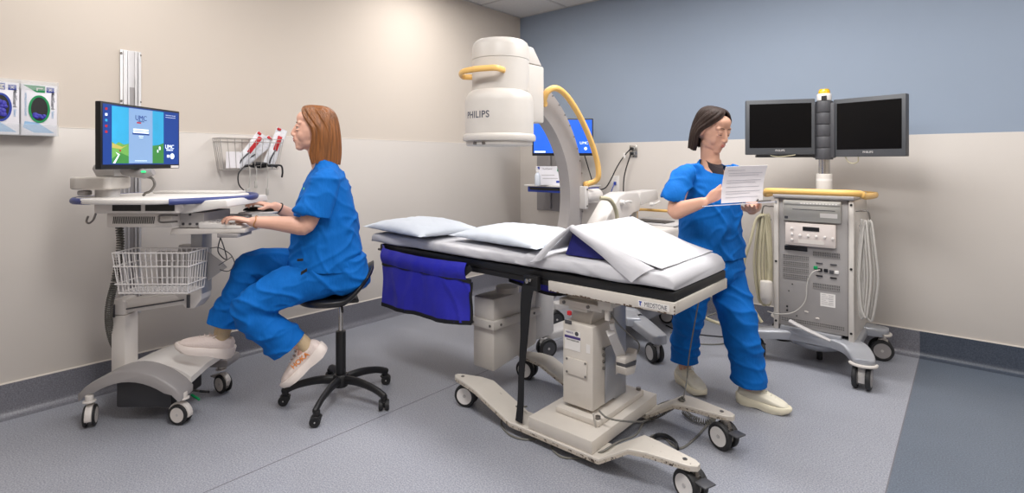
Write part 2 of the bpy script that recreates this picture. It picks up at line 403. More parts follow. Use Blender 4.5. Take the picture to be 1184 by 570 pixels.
# ------------------------------------------------------------------ wall track on the left wall
ALU = mat('pale_aluminium', (205, 203, 204), 0.4, 0.3)
t = thing('wall_track', 'tall pale aluminium wall track behind the computer cart', 'wall track', (XL+0.012, 0.90, 0.40))
m = M(); m.b2((XL+0.005, 0.85, 0.40), (XL+0.012, 0.952, 1.91), 0.002)
for yy in (0.863, 0.884, 0.918, 0.935): m.b2((XL+0.012, yy, 0.41), (XL+0.03, yy+0.007, 1.905), 0.001)
m.obj('rail', ALU, t)
M().b2((XL+0.012, 0.892, 0.41), (XL+0.02, 0.917, 1.70), 0.001).obj('cover_strip', GREYP, t)
m = M()
for yy in (0.855, 0.947):
    for zz in (0.5, 0.9, 1.3, 1.62, 1.89): m.cyl((XL+0.012, yy, zz), (XL+0.017, yy, zz), 0.006, seg=10)
m.obj('screw', DMETAL, t)

# ------------------------------------------------------------------ wall basket with packets
bx0, bx1, by0, by1, bz0, bz1 = XL+0.012, XL+0.125, 1.335, 1.74, 1.225, 1.425
t = thing('wire_basket', 'chrome wire basket hung on the left wall above the cart', 'wire basket', (XL+0.07, 1.53, bz0))
m = M(); rw = 0.0017
def ringpts(z, q): return [V((bx0, by0+q, z)), V((bx1-q*0.6, by0+q, z)), V((bx1-q*0.6, by1-q, z)), V((bx0, by1-q, z))]
for z, q in ((bz1, 0), (bz1-0.022, 0.003), (bz0, 0.03)):
    pp = ringpts(z, q)
    for k in range(4): m.cyl(pp[k], pp[(k+1) % 4], rw*1.3, seg=6)
a, b = ringpts(bz1, 0), ringpts(bz0, 0.03)
for k in range(10):
    u = k/9
    m.cyl(a[1].lerp(a[2], u), b[1].lerp(b[2], u), rw, seg=6); m.cyl(a[0].lerp(a[3], u), b[0].lerp(b[3], u), rw, seg=6); m.cyl(b[1].lerp(b[2], u), b[0].lerp(b[3], u), rw, seg=6)
for k in range(1, 4):
    u = k/4
    m.cyl(a[0].lerp(a[1], u), b[0].lerp(b[1], u), rw, seg=6); m.cyl(a[3].lerp(a[2], u), b[3].lerp(b[2], u), rw, seg=6)
m.obj('wire_frame', mat('bright_wire', (186, 182, 178), 0.3, 0.7), t)
M().b2((bx1-0.022, by0+0.045, bz0+0.01), (bx1-0.02, by0+0.13, bz0+0.115)).obj('card', PAPER, t, label='blank white card')
POUCH = mat('clear_film_pouch', (232, 232, 236), 0.25, var=0.1, scale=30, bump=0.6, bscale=50)
def packet(name, label, p0, p1, w, xo, red):
    t = thing(name, label, 'sterile packet', p0, 0, 'sterile packets in the wire basket')
    p0, p1 = V(p0), V(p1); ax = (p1-p0); L = ax.length; F = frame(p0, ax, V((1, 0, 0)).cross(ax)); m = M(F)
    n = 14
    rings = []
    for i in range(n+1):
        u = i/n; ww = w/2*(1 if u > 0.06 else 0.8); hh = 0.010*math.sin(min(1, u*1.1+0.08)*PI)+0.003
        rings.append([V((u*L, ww*math.cos(q)+0.002*math.sin(9*u+q), hh*math.sin(q)*(1+0.3*math.sin(17*u+2*q)))) for q in [2*PI*k/16 for k in range(16)]])
    m.loft(rings); m.obj('pouch', POUCH, t)
    zt = 0.013
    m = M(F); m.b2((L*red[0], -w*0.22, -0.014), (L*red[1], w*0.16, zt+0.001), 0.002); m.b2((L*0.93, w*0.1, -0.008), (L*0.99, w*0.45, 0.008), 0.002)
    m.obj('red_stripe', RED, t)
    m = M(F); m.tube([(0.02, 0, 0.011), (L*0.2, 0.006, 0.016), (L*0.45, -0.004, 0.014)], 0.005, seg=8); m.obj('dark_cap', DGREY, t)
bxm = (bx0+bx1)/2
packet('packet', 'clear packet with long red stripe, leftmost and leaning in the wire basket', (bxm+0.02, 1.45, 1.245), (bxm+0.02, 1.615, 1.46), 0.068, 0, (0.42, 0.9))
packet('packet', 'clear packet with little red, middle one leaning in the wire basket', (bxm, 1.47, 1.243), (bxm-0.005, 1.69, 1.43), 0.07, 0, (0.97, 0.99))
packet('packet', 'tallest clear packet with broad red stripe, rightmost in the wire basket', (bxm+0.01, 1.655, 1.245), (bxm+0.01, 1.755, 1.50), 0.075, 0, (0.42, 0.8))
t = thing('cable_bundle', 'bundle of dark cables with white plugs hanging out of the wire basket', 'cable', (bxm, 1.6, 1.24))
m = M()
m.tube([(bxm, 1.47, 1.235), (bxm+.02, 1.52, 1.25), (bxm, 1.6, 1.24), (bxm+.02, 1.68, 1.252), (bxm+.03, 1.71, 1.24)], 0.009, 8, 5)
m.tube([(bxm+.02, 1.55, 1.262), (bxm+.03, 1.60, 1.262), (bxm, 1.66, 1.258)], 0.012, 8, 5)
m.tube([(bxm+.07, 1.48, 1.245), (bxm+.075, 1.44, 1.20), (bxm+.07, 1.445, 1.13), (bxm+.07, 1.49, 1.08)], 0.004, 8, 6)
m.tube([(bxm+.05, 1.66, 1.25), (bxm+.07, 1.715, 1.25), (bxm+.075, 1.725, 1.21), (bxm+.075, 1.72, 1.17)], 0.006, 8, 6)
m.obj('cord', BLACK, t)
m = M()
for yy, z1 in ((1.508, 1.11), (1.55, 1.15), (1.625, 1.10)):
    m.tube([(bxm+.07, yy, 1.245), (bxm+.072, yy+.004, 1.2), (bxm+.07, yy, z1)], 0.0028 if yy > 1.51 else 0.004, 6, 4)
m.obj('thin_cord', CABLEW, t)
for q in ((1.55, 1.128, .018, .045), (1.625, 1.078, .018, .045), (1.50, 1.088, .03, .035)): M().box((bxm+.07, q[0], q[1]), (.012, q[2], q[3]), .004).obj('plug', CABLEW, t)
M().box((bxm+.07, 1.50, 1.062), (.014, .026, .018), .002).obj('gold_connector', mat('brass_contacts', (176, 128, 70), 0.4, 0.6), t)
# ------------------------------------------------------------------ casters
def caster(parent, x, y, ang, r=0.06, gap=0.018, tw=0.022, ztop=0.15, disc=None, body=None, pedal=None, off=0.02, tyre=None, hood=False, z0=0.0):
    """twin wheel caster: wheel centre at x, y; ang is the rolling direction; the stem stands off ahead of the axle"""
    disc = disc or WHITE; body = body or LGREY; tyre = tyre or RUBBER
    F = rotz((x, y, z0), ang)
    m = M(F)
    m.cyl((off, 0, ztop-0.03), (off, 0, ztop), 0.017, seg=20, bev=0.003)
    m.cyl((off, 0, ztop-0.034), (off, 0, ztop-0.026), 0.027, seg=24, bev=0.003)
    if hood:
        pr = []
        for k in range(9):
            a = PI*0.02+k/8*PI*0.85; pr.append(((r+0.008)*math.cos(a), r+(r+0.008)*math.sin(a)))
        pr += [(-r*0.75, r*0.8), (-r*0.2, r*0.55), (r*0.3, r*0.45), (r+0.006, r*0.8)]
        m.prism(pr, gap+0.004, frame((0, (gap+0.004)/2, 0), (1, 0, 0), (0, 0, 1)), 0.003)
    else:
        m.prism([(-r*0.45, r*0.55), (r*0.55, r*0.55), (r*0.75, r*1.25), (off+0.02, 2*r+0.004), (off-0.02, 2*r+0.004), (-r*0.5, r*1.2)], gap*0.9, frame((0, gap*0.45, 0), (1, 0, 0), (0, 0, 1)), 0.003)
    m.cyl((0, -(gap/2+tw), r), (0, gap/2+tw, r), 0.008, seg=14)
    c = m.obj('caster', body, parent)
    for s in (-1, 1):
        m = M(F); yo = s*(gap/2+tw/2)
        prof = [(r*0.70, -tw/2), (r*0.93, -tw/2), (r, -tw*0.25), (r, tw*0.25), (r*0.93, tw/2), (r*0.70, tw/2)]
        m.lathe(prof, (0, yo, r), (0, 1, 0), 32, closed=True)
        m.mm(1); m.lathe([(0.0, -tw*0.46), (r*0.5, -tw*0.50), (r*0.72, -tw*0.56), (r*0.74, 0), (r*0.72, tw*0.56), (r*0.5, tw*0.50), (0.0, tw*0.46)], (0, yo, r), (0, 1, 0), 32)
        m.mm(2); m.cyl((0, yo-tw*0.56, r), (0, yo+tw*0.56, r), r*0.13, seg=12)
        m.obj('wheel', [tyre, disc, LGREY], c)
    if pedal:
        m = M(F); m.box((off+r*0.95, 0, r*1.55), (r*0.9, gap+tw*1.4, 0.007), 0.003, m=None)
        m.obj('brake_pedal', pedal, c)
    return c

# ------------------------------------------------------------------ patient table
tab = thing('patient_table', 'white and cream wheeled treatment table with black pad rail on a central column', 'treatment table', (-1.30, 2.25, 0))
ZF = 0.725
X0, X1, Y0, Y1 = -2.78, -0.865, 1.98, 2.57
XS = -1.475       # where the deep right-hand frame begins
m = M()
m.b2((XS, Y0, ZF-0.047), (X1, Y0+0.03, ZF), 0.003); m.b2((XS, Y1-0.03, ZF-0.047), (X1, Y1, ZF), 0.003)
m.b2((X1-0.03, Y0+0.03, ZF-0.047), (X1, Y1-0.03, ZF), 0.003); m.b2((XS, Y0+0.03, ZF-0.047), (XS+0.03, Y1-0.03, ZF), 0.003)
m.b2((XS+0.03, Y0+0.03, ZF-0.02), (X1-0.03, Y1-0.03, ZF-0.002))
m.obj('frame', TABW, tab)
m = M()
for k in range(46):
    u = k/46; x = XS+0.01+u*(X1-XS-0.03)
    if rnd.random() < 0.8: m.b2((x, Y0-0.0006, ZF-0.0475), (x+0.009+rnd.random()*0.008, Y0+0.004, ZF-0.0475+0.003+0.006*rnd.random()**2))
for zz, h in ((0.0, 0.006), (0.014, 0.004), (0.027, 0.008)): m.b2((X1-0.004, Y0-0.0006, ZF-0.047+zz), (X1+0.0006, Y0+0.003, ZF-0.047+zz+h))
for zz in (0.004, 0.02, 0.03): m.b2((X1-0.004, Y1-0.004, ZF-0.045+zz), (X1+0.0006, Y1+0.0006, ZF-0.045+zz+0.008))
m.obj('chipped_paint', mat('bare_chipped_edge', (86, 70, 58), 0.8), tab, kind='stuff')
m = M(); m.b2((X0, Y0+0.006, ZF), (X1-0.004, Y1-0.006, ZF+0.04), 0.006)
m.obj('pad', mat('black_vinyl', (20, 20, 22), 0.5), tab, label='black vinyl pad')
for yy in (Y0+0.02, Y1-0.02):
    m = M(); m.b2((X0, yy-0.008, ZF-0.028), (XS, yy+0.008, ZF-0.0005), 0.002); m.obj('side_rail', BLACK, tab)
m = M(frame((0, Y0-0.0008, 0), (1, 0, 0), (0, 0, 1)))
xs0, xs1 = P(738, 356, y=Y0).x, P(774, 362, y=Y0).x
m.b2((xs0, ZF-0.038, 0), (xs1, ZF-0.012, 0.0006))
m.mm(1); m.text('MEDSTONE', 0.026, Matrix.Translation(((xs0+xs1)/2+0.009, ZF-0.026, 0.0008)), bold=0.0, sx=0.72)
m.mm(2); m.prism([(xs0+0.004, ZF-0.016), (xs0+0.016, ZF-0.016), (xs0+0.016, ZF-0.020), (xs0+0.012, ZF-0.022), (xs0+0.012, ZF-0.034), (xs0+0.009, ZF-0.034), (xs0+0.006, ZF-0.026), (xs0+0.009, ZF-0.022), (xs0+0.004, ZF-0.020)], 0.0006, Matrix.Translation((0, 0, 0.0008)))
m.obj('name_plate', [WHITE, INK, ROYAL], tab)
# base plates
def leg_bar(yc, wd, xl, xr, nm, zt=0.148):
    zl = 0.058; t_ = 0.022
    prof = [(xl+0.02, zt), (xl+0.13, zt+0.004), (xl+0.20, zt), (xl+0.43, zl), (xr-0.385, zl), (xr-0.25, zt), (xr-0.18, zt+0.004), (xr-0.02, zt)]
    tip = [0.028, 0.058, wd/2, wd/2, wd/2, wd/2, 0.055, 0.028]
    pr, rr = [], []
    for i in range(len(prof)-1):
        for k in range(4):
            u = k/4; pr.append((prof[i][0]*(1-u)+prof[i+1][0]*u, prof[i][1]*(1-u)+prof[i+1][1]*u)); rr.append(tip[i]*(1-u)+tip[i+1]*u)
    pr.append(prof[-1]); rr.append(tip[-1])
    pr = [(xl-0.004, zt)]+pr+[(xr+0.004, zt)]; rr = [0.012]+rr+[0.012]
    rings = [[V((x, yc-hw, z-t_)), V((x, yc+hw, z-t_)), V((x, yc+hw, z-0.003)), V((x, yc+hw-0.003, z)), V((x, yc-hw+0.003, z)), V((x, yc-hw, z-0.003))] for (x, z), hw in zip(pr, rr)]
    m = M().loft(rings)
    m.mm(1); m.cyl((xl+0.045, yc, zt-0.004), (xl+0.045, yc, zt+0.003), 0.009, seg=16); m.cyl((xr-0.05, yc, zt-0.004), (xr-0.05, yc, zt+0.003), 0.009, seg=16)
    o = m.obj(nm, [TABWORN, DMETAL], tab)
    m = M(); rings = [[V((x, yc-hw-0.0008, z-t_-0.001)), V((x, yc-hw+0.002, z-t_-0.001)), V((x, yc-hw+0.002, z-0.010)), V((x, yc-hw-0.0008, z-0.010))] for (x, z), hw in zip(pr[1:-1], rr[1:-1])]
    m.loft(rings).obj('scuffed_edge', EDGEWORN, o)
    return o
leg_bar(1.958, 0.142, -2.06, -0.765, 'base_leg')
leg_bar(2.44, 0.13, -2.03, -0.795, 'base_leg')
m = M(); m.b2((-1.525, 1.895, 0.0575), (-1.185, 2.50, 0.114), 0.004); m.obj('base_block', TABW, tab)
m = M(); m.b2((-1.455, 2.01, 0.1145), (-1.225, 2.44, 0.142), 0.005); m.mm(1)
for q in ((-1.24, 2.03), (-1.245, 2.42)): m.cyl((q[0], q[1], 0.142), (q[0], q[1], 0.155), 0.012, seg=8)
m.obj('mounting_plate', [TABW, DMETAL], tab)
for (x, y, a) in ((-2.0, 1.975, 0.35), (-0.80, 1.975, -0.35), (-0.83, 2.42, -0.35), (-1.98, 2.45, 0.2)):
    caster(tab, x, y, a+(PI if x < -1.5 else 0), r=0.058, gap=0.022, tw=0.026, ztop=0.128, disc=WHITE, body=DMETAL, pedal=(DGREY if x > -1.5 else None), off=0.012)
# column
cx0, cx1, cy0, cy1 = -1.435, -1.272, 2.04, 2.24
m = M(); m.b2((cx0, cy0, 0.158), (cx1, cy1, 0.535), 0.006)
m.prism([(cy0+0.035, 0.535), (cy1-0.03, 0.535), (cy1-0.05, 0.60), (cy0+0.06, 0.60)], 0.11, frame((cx0+0.02, 0, 0), (0, 1, 0), (0, 0, 1)), 0.004)
m.obj('column_cover', TABW, tab)
m = M(); m.b2((cx0+0.015, cy1+0.0005, 0.144), (cx1-0.006, cy1+0.115, 0.62), 0.004); m.obj('inner_column', SILV, tab)
m = M(); m.b2((cx1+0.0005, cy0+0.10, 0.165), (cx1+0.006, cy1+0.02, 0.42), 0.002); m.mm(1)
m.b2((cx1+0.0062, cy0+0.19, 0.27), (cx1+0.008, cy0+0.215, 0.37), 0.001); m.mm(2)
for zz in (0.33, 0.36, 0.39, 0.42): m.cyl((cx1+0.002, cy0+0.085, zz), (cx1+0.010, cy0+0.085, zz), 0.007, seg=12)
m.obj('side_panel', [SILV, WHITE, DMETAL], tab)
m = M(); m.b2((-1.45, 2.03, 0.61), (-1.22, 2.38, 0.640), 0.004); m.b2((-1.43, 2.07, 0.640), (-1.24, 2.34, 0.678)); m.b2((-1.40, 2.035, 0.596), (-1.30, 2.06, 0.61), 0.002)
m.mm(1); m.cyl((-1.42, 2.03, 0.626), (-1.42, 2.024, 0.626), 0.008, seg=10); m.cyl((-1.29, 2.03, 0.626), (-1.29, 2.024, 0.626), 0.008, seg=10)
m.obj('top_plate', [TABW, DMETAL], tab)
m = M(frame((0, cy0-0.0006, 0), (1, 0, 0), (0, 0, 1)))
m.prism([(cx0+.022, .30), (cx0+.135, .30), (cx0+.135, .375), (cx0+.022, .375)], 0.006, Matrix(), 0.0015)
m.mm(1)
for q in ((.028, .308), (.128, .308), (.028, .368), (.128, .368)): m.cyl((cx0+q[0], q[1], 0.005), (cx0+q[0], q[1], 0.009), 0.005, seg=10)
m.obj('access_plate', [TABW, DMETAL], tab)
m = M(frame((0, cy0-0.0006, 0), (1, 0, 0), (0, 0, 1)))
m.b2((cx0+.012, .41, 0), (cx0+.098, .50, .0008)); m.b2((cx0+.128, .415, 0), (cx0+.150, .455, .0008))
m.mm(1); m.b2((cx0+.012, .463, .0009), (cx0+.098, .475, .0014)); m.text('MEDICAL', .010, Matrix.Translation((cx0+.04, .489, .001)))
m.mm(2); m.b2((cx0+.013, .526, 0), (cx0+.05, .543, .0012)); m.text('WWW.MEDSTONE', .008, Matrix.Translation((cx0+.055, .455, .001)))
m.cyl((cx0+.078, .489, 0), (cx0+.078, .489, .0013), .010, seg=16)
m.obj('sticker', [WHITE, mat('purple_print', (74, 60, 120), .5), DGREY], tab)
M().b2((-1.372, 1.982, 0.585), (-1.355, 1.998, 0.603), 0.002).obj('red_button', RED, tab)
# clamp on the near rail that holds the strap
m = M(); m.b2((-1.60, Y0-0.030, 0.672), (-1.515, Y0-0.0005, 0.742), 0.006); m.mm(1); m.cyl((-1.572, Y0-0.030, 0.715), (-1.572, Y0-0.042, 0.715), 0.012, seg=14, bev=0.003); m.cyl((-1.55, Y0-0.030, 0.722), (-1.55, Y0-0.044, 0.722), 0.007, seg=14, bev=0.002)
m.obj('rail_clamp', [BLACK, CHROME], tab)

# strap hanging from the clamp
m = M()
pts = [P(611, 330, y=1.945), P(608, 350, y=1.942), P(606, 390, y=1.94), P(603, 430, y=1.935), P(602, 465, y=1.91), P(600, 489, y=1.90)]
pts[-1].z = max(pts[-1].z, 0.068)
wd = [0.036, 0.030, 0.023, 0.022, 0.023, 0.024]
rings = []
ps, rr = spline(pts, [(q, q) for q in wd], 6)
for p, q in zip(ps, rr):
    tw_ = 0.35*math.sin(p.z*7); ax = V((math.cos(tw_), -math.sin(tw_)*0.6, 0)); nn = V((ax.y, -ax.x, 0)); h = q[0]*0.95
    rings.append([p-ax*h-nn*0.002, p+ax*h-nn*0.002, p+ax*h+nn*0.002, p-ax*h+nn*0.002])
m.loft(rings)
tag(m.obj('restraint_strap', BLKFAB), 'long black webbing strap hanging from the table edge down to the base', 'strap')

# blue side bag
def cloth(fn, nu, nv, th=0.003):
    """sheet fn(u,v) -> point, given a real thickness"""
    b = bmesh.new(); g = [[b.verts.new(fn(i/nu, j/nv)) for j in range(nv+1)] for i in range(nu+1)]
    for i in range(nu):
        for j in range(nv): b.faces.new((g[i][j], g[i+1][j], g[i+1][j+1], g[i][j+1]))
    b.normal_update()
    r = bmesh.ops.solidify(b, geom=b.faces[:], thickness=th)
    bmesh.ops.recalc_face_normals(b, faces=b.faces)
    return b
bag = thing('hanging_bag', 'royal blue fabric apron bag with black trim hanging off the left end of the table', 'bag', (-2.32, 1.96, 0.40))
ya = 1.965
def bagy(x, z):
    w_ = (0.76-z)/0.35
    return ya - 0.012 - 0.018*w_*abs(math.sin((x+2.7)*7.5+0.4)) - 0.010*w_*noise.noise(V((x*6, z*5, 3))) - 0.006*noise.noise(V((x*14, z*9, 0))) - 0.012*w_*max(0, 1-abs(noise.noise(V((x*5+z*3, z*3, 6))))*3)**2
xa, xb = -2.70, -1.945; xm = -2.19
def main(u, v):
    x = xa+(xb-xa)*u; zb = 0.415 if x < xm else 0.415+0.03*(x-xm)/(xb-xm)
    z = 0.655+(zb-0.655)*v; 
    return V((x+0.01*noise.noise(V((x*5, z*6, 1))), bagy(x, z), z))
M().add(cloth(main, 60, 24)).obj('lower_panel', BAGBLUE, bag)
def upper(u, v):
    x = xa+(xb-0.03-xa)*u; z = 0.752-0.012*math.sin(u*3)+(0.665-0.752)*v
    return V((x, bagy(x, z)-0.004+0.014*math.sin(v*PI)*(-1), z))
M().add(cloth(upper, 60, 8)).obj('upper_band', BAGBLUE, bag)
def trimstrip(pts, w_, name):
    m = M(); rings = []
    ps, _ = spline([V(p) for p in pts], [(0, 0)]*len(pts), 5)
    for i, p in enumerate(ps):
        t = (ps[min(len(ps)-1, i+1)]-ps[max(0, i-1)]).normalized(); n = V((0, -1, 0)); s_ = t.cross(n).normalized()*w_
        rings.append([p-s_+n*0.001, p+s_+n*0.001, p+s_-n*0.006, p-s_-n*0.006])
    return m.loft(rings).obj(name, BLKFAB, bag)
trimstrip([(xa+(xb-xa)*k/30, bagy(xa+(xb-xa)*k/30, 0.658)-0.006, 0.662-0.004*math.sin(k*0.9)) for k in range(31)], 0.011, 'trim')
trimstrip([(xa+(xb-xa)*k/30, main(k/30, 1).y-0.003, main(k/30, 1).z) for k in range(31)], 0.011, 'trim')
trimstrip([(xb, main(1, k/8).y-0.003, main(1, k/8).z) for k in range(9)], 0.008, 'trim')
trimstrip([(xb-0.07, bagy(xb, .69)-0.008, 0.672), (xb-0.04, bagy(xb, .7)-0.008, 0.70), (xb+0.0, bagy(xb, .72)-0.006, 0.73)], 0.016, 'trim')
def wrap(u, v):
    a = u*PI; z = 0.765+(0.655-0.765)*v
    return V((-2.70-0.07*math.sin(a)+0.008*math.sin(9*v), 1.955+0.10*u, z))
M().add(cloth(wrap, 16, 8)).obj('end_flap', BAGBLUE, bag)
def back(u, v):
    x = -1.99+0.44*u; z = 0.705+(0.60+0.035*math.sin(u*PI)*(-1)-0.705)*v
    return V((x, 2.30+0.03*math.sin(u*5), z))
M().add(cloth(back, 24, 6)).obj('inner_panel', BAGBLUE, bag, label='darker inner flap under the table')
m = M(); rings = []
for k in range(25):
    p = back(k/24, 1); rings.append([p+V((0, -.004, .010)), p+V((0, -.004, -.008)), p+V((0, .004, -.008)), p+V((0, .004, .010))])
m.loft(rings).obj('trim', BLKFAB, bag)
M().cyl((-2.84, 2.02, 0.722), (-2.72, 2.02, 0.722), 0.008, seg=12).obj('hanging_rod', DMETAL, bag)

# mattress with sheet
SHX0, SHX1 = -2.87, -0.872; SZ0, SZ1 = ZF+0.0415, 0.845
def mattress():
    m = M(); rings = []; nx = 110; ns = 44
    for i in range(nx+1):
        x = SHX0+(SHX1-SHX0)*i/nx; e = min(i, nx-i)/nx*(SHX1-SHX0)
        sh = 1-math.exp(-e/0.018)*0.5; zt = SZ0+(SZ1-SZ0)*min(1, sh+0.0); hw = 0.302-0.016*math.exp(-e/0.02)
        if x < -1.6: zt -= 0.012
        ring = []
        for k in range(ns):
            a = 2*PI*k/ns; c, s_ = math.cos(a), math.sin(a)
            yy = math.copysign(abs(c)**0.30, c)*hw; zz = math.copysign(abs(s_)**0.42, s_)
            z = (SZ0+zt)/2+zz*(zt-SZ0)/2
            fold = 0.0
            if s_ < 0.75:
                kk = 1-abs(noise.noise(V((x*5+z*16, z*7, 2))))*2.4; fold = 0.006*noise.noise(V((x*7+z*14, z*12, 2)))+0.008*max(0, kk)**3-0.004
            if s_ < -0.2: z = max(SZ0+0.0002, z+0.010*noise.noise(V((x*4, 0, 8)))*(-s_))
            yy += math.copysign(fold, c)*1.4 if abs(c) > 0.4 else 0
            if s_ >= 0.3: z += 0.003*noise.noise(V((x*6, yy*8, 1)))+0.003*max(0, 1-abs(noise.noise(V((x*3, yy*5, 7))))*3)**2
            ring.append(V((x, (Y0+Y1)/2+yy, z)))
        rings.append(ring)
    return m.loft(rings)
tag(mattress().obj('sheeted_mattress', SHEET, sharp=1.2), 'long mattress wrapped in a wrinkled white sheet on the table', 'mattress')
# loose hem of the sheet falling over the near right corner
# pillows
def pillow(label, c, L, W, H, rz, sag):
    m = M(); b = bmesh.new(); n = 34
    def pt(u, v, s_):
        x = u*2-1; y = v*2-1
        ex = L/2*x*(1-0.13*(1-abs(x))*abs(y)**2 if True else 1); ey = W/2*y*(1-0.10*(1-y*y)*0)*(1-0.10*(1-abs(x))*(abs(y)))
        ex = L/2*x*(1-0.09*(1-y*y)); ey = W/2*y*(1-0.10*(1-x*x))
        q = max(0, (1-abs(x)**2.6))**0.55*max(0, (1-abs(y)**2.6))**0.55
        h = H*0.5*q*(1+0.10*noise.noise(V((x*2, y*2, c[0])))) + (0.004*noise.noise(V((x*9, y*5, s_+c[0])))+0.003*noise.noise(V((x*5+y*9, y*3, s_*2+c[0]))))*(q > 0)
        if s_ < 0: h *= 0.45
        zz = s_*h+sag*(x)*0
        return V((ex, ey, zz))
    for s_ in (1, -1):
        g = [[b.verts.new(pt(i/n, j/n, s_)) for j in range(n+1)] for i in range(n+1)]
        for i in range(n):
            for j in range(n):
                f = (g[i][j], g[i+1][j], g[i+1][j+1], g[i][j+1]); b.faces.new(f if s_ > 0 else f[::-1])
    bmesh.ops.remove_doubles(b, verts=b.verts, dist=0.0006); bmesh.ops.recalc_face_normals(b, faces=b.faces)
    zmin = min(v.co.z for v in b.verts)
    m.add(b, rotz((c[0], c[1], c[2]-zmin), rz))
    return tag(m.obj('pillow', PILLOWM, sharp=2), label, 'pillow', 'pillows on the table')
pillow('white pillow on the left end of the table, furthest from the wedge', (-2.56, 2.14, 0.837), 0.66, 0.46, 0.125, -0.12, 0)
pillow('white pillow at mid table, lying between the other pillow and the wedge', (-1.83, 2.23, 0.837), 0.68, 0.50, 0.13, -0.10, 0)

# foam wedge and draped cloth
RX, RZ = -1.345, 0.985; wy0, wy1 = 2.015, 2.55; zb = 0.8485
wed = thing('foam_wedge', 'navy blue foam wedge mostly hidden under a draped white cloth', 'foam wedge', (-1.2, 2.28, zb))
M().prism([(-1.405, zb), (-1.06, zb), (-1.065, zb+0.008), (RX+0.01, RZ-0.008), (RX-0.008, RZ-0.008)], wy1-wy0, frame((0, wy1, 0), (1, 0, 0), (0, 0, 1)), 0.004).obj('foam_block', FOAM, wed)
def drape(u, v):
    # u across the table (0 near, 1 far), v along: left flap -> ridge -> right foot
    y = wy0-0.018+(wy1-wy0+0.02)*u
    if v < 0.25:
        q = v/0.25; x = -1.47+(RX-0.005+1.47)*q; z = zb+0.018+(RZ-zb-0.016)*q**1.1
    else:
        q = (v-0.25)/0.75; x = RX+(-0.925-RX)*q; z = zb-0.002+(RZ-zb)*(1-q)**1.22
    w_ = 0.003*noise.noise(V((x*12, y*9, 4)))
    return V((x-0.02*u*(0 if v >= 0.25 else 1), y, z+w_+0.003))
m = M().add(cloth(drape, 26, 60, -0.003)); 
dr = m.obj('draped_cloth', SHEET, sharp=1.2); tag(dr, 'white cloth draped over the blue foam wedge', 'cloth')
HU = [V((RX-0.004, wy0-0.018, RZ+0.003))]+[drape(0, 0.25+0.75*k/4) for k in (1, 2, 3)]
HLo = [V((RX-0.012, wy0-0.026, RZ-0.018)), P(697, 296, y=1.985), P(714, 312, y=1.972), P(731, 326.5, y=1.958)]
HU[-1] = P(757, 311, y=1.985)
def hem(u, v):      # strip of the cloth that falls over the near side
    q = u*3; i = min(2, int(q)); f_ = q-i
    a = HU[i].lerp(HU[i+1], f_); b = HLo[i].lerp(HLo[i+1], f_); p = a.lerp(b, v)
    return p+V((0, -0.010*math.sin(v*PI)-0.004*noise.noise(V((p.x*14, v*2, 1))), 0.006*math.sin(v*PI)))
M().add(cloth(hem, 40, 8, 0.004)).obj('hem_fold', SHEET, dr)
def flap(u, v):
    p0 = V((RX-0.008, wy0-0.018, RZ+0.001)); p1 = V((-1.545, wy0-0.062, 0.80))
    q = v; c_ = p0.lerp(p1, q); w_ = 0.012+0.055*q
    return c_+V((w_*(u-0.2), -0.012*math.sin(u*PI)+0.0*q, w_*(u)*0.35*q+0.012*math.sin(q*PI)))
M().add(cloth(flap, 10, 26, 0.004)).obj('corner_flap', SHEET, dr)

# hand control and cables of the table
hc = thing('hand_control', 'grey wedge shaped pedal control with pale handle hung under the table', 'hand control', P(712, 430, y=2.03))
fy = 1.99
hp = lambda px, py, dy=0: P(px, py, y=fy+dy)
hx = -1.20
def HP(px, py): return P(px, py, x=hx)
# built on a plane beside the column
o_ = HP(709, 372)
m = M()
a_, b_ = HP(707, 373), HP(712, 396)
m.tube([a_, a_.lerp(b_, .5), b_], [0.011, 0.013, 0.019], 14, 1)
m.obj('cord_grip', WHITE, hc)
m = M(); a_, b_ = HP(706, 384), HP(717, 408)
m.tube([a_, b_], [(0.026, 0.024), (0.034, 0.028)], 4, 1, ref=(1, 0, 0)); m.obj('handle', LGREY, hc)
m = M(); F = frame(HP(719, 414), HP(733, 409)-HP(705, 416), (0, 0, 1))
m.prism([(-.055, .012), (-.03, .02), (.03, .025), (.05, .045), (.062, .035), (.055, -.005), (-.05, -.012)], 0.045, F, 0.004); m.obj('body', CREAM, hc)
m = M(); m.prism([(-.052, -.010), (.054, -.004), (.048, -.026), (-.044, -.026)], 0.05, F @ Matrix.Translation((0, 0, -.002)), 0.003)
m.obj('dark_band', DGREY, hc)
m = M(); m.prism([(-.052, -.026), (.054, -.026), (.038, -.062), (-.030, -.062)], 0.052, F @ Matrix.Translation((0, 0, -.003)), 0.004); m.obj('pedal', CREAM, hc)
m = M(); m.tube([HP(703, 368), HP(705, 362), HP(718, 378), HP(738, 396), HP(737, 408), HP(728, 414)], 0.0035, 8, 6); m.obj('cord', CABLEG, hc)
m = M(); m.b2((-1.235, 2.02, 0.628), (-1.17, 2.04, 0.677), 0.002); m.b2((-1.20, 2.02, 0.585), (-1.18, 2.035, 0.63), 0.002)
m.obj('hook', TABW, hc)

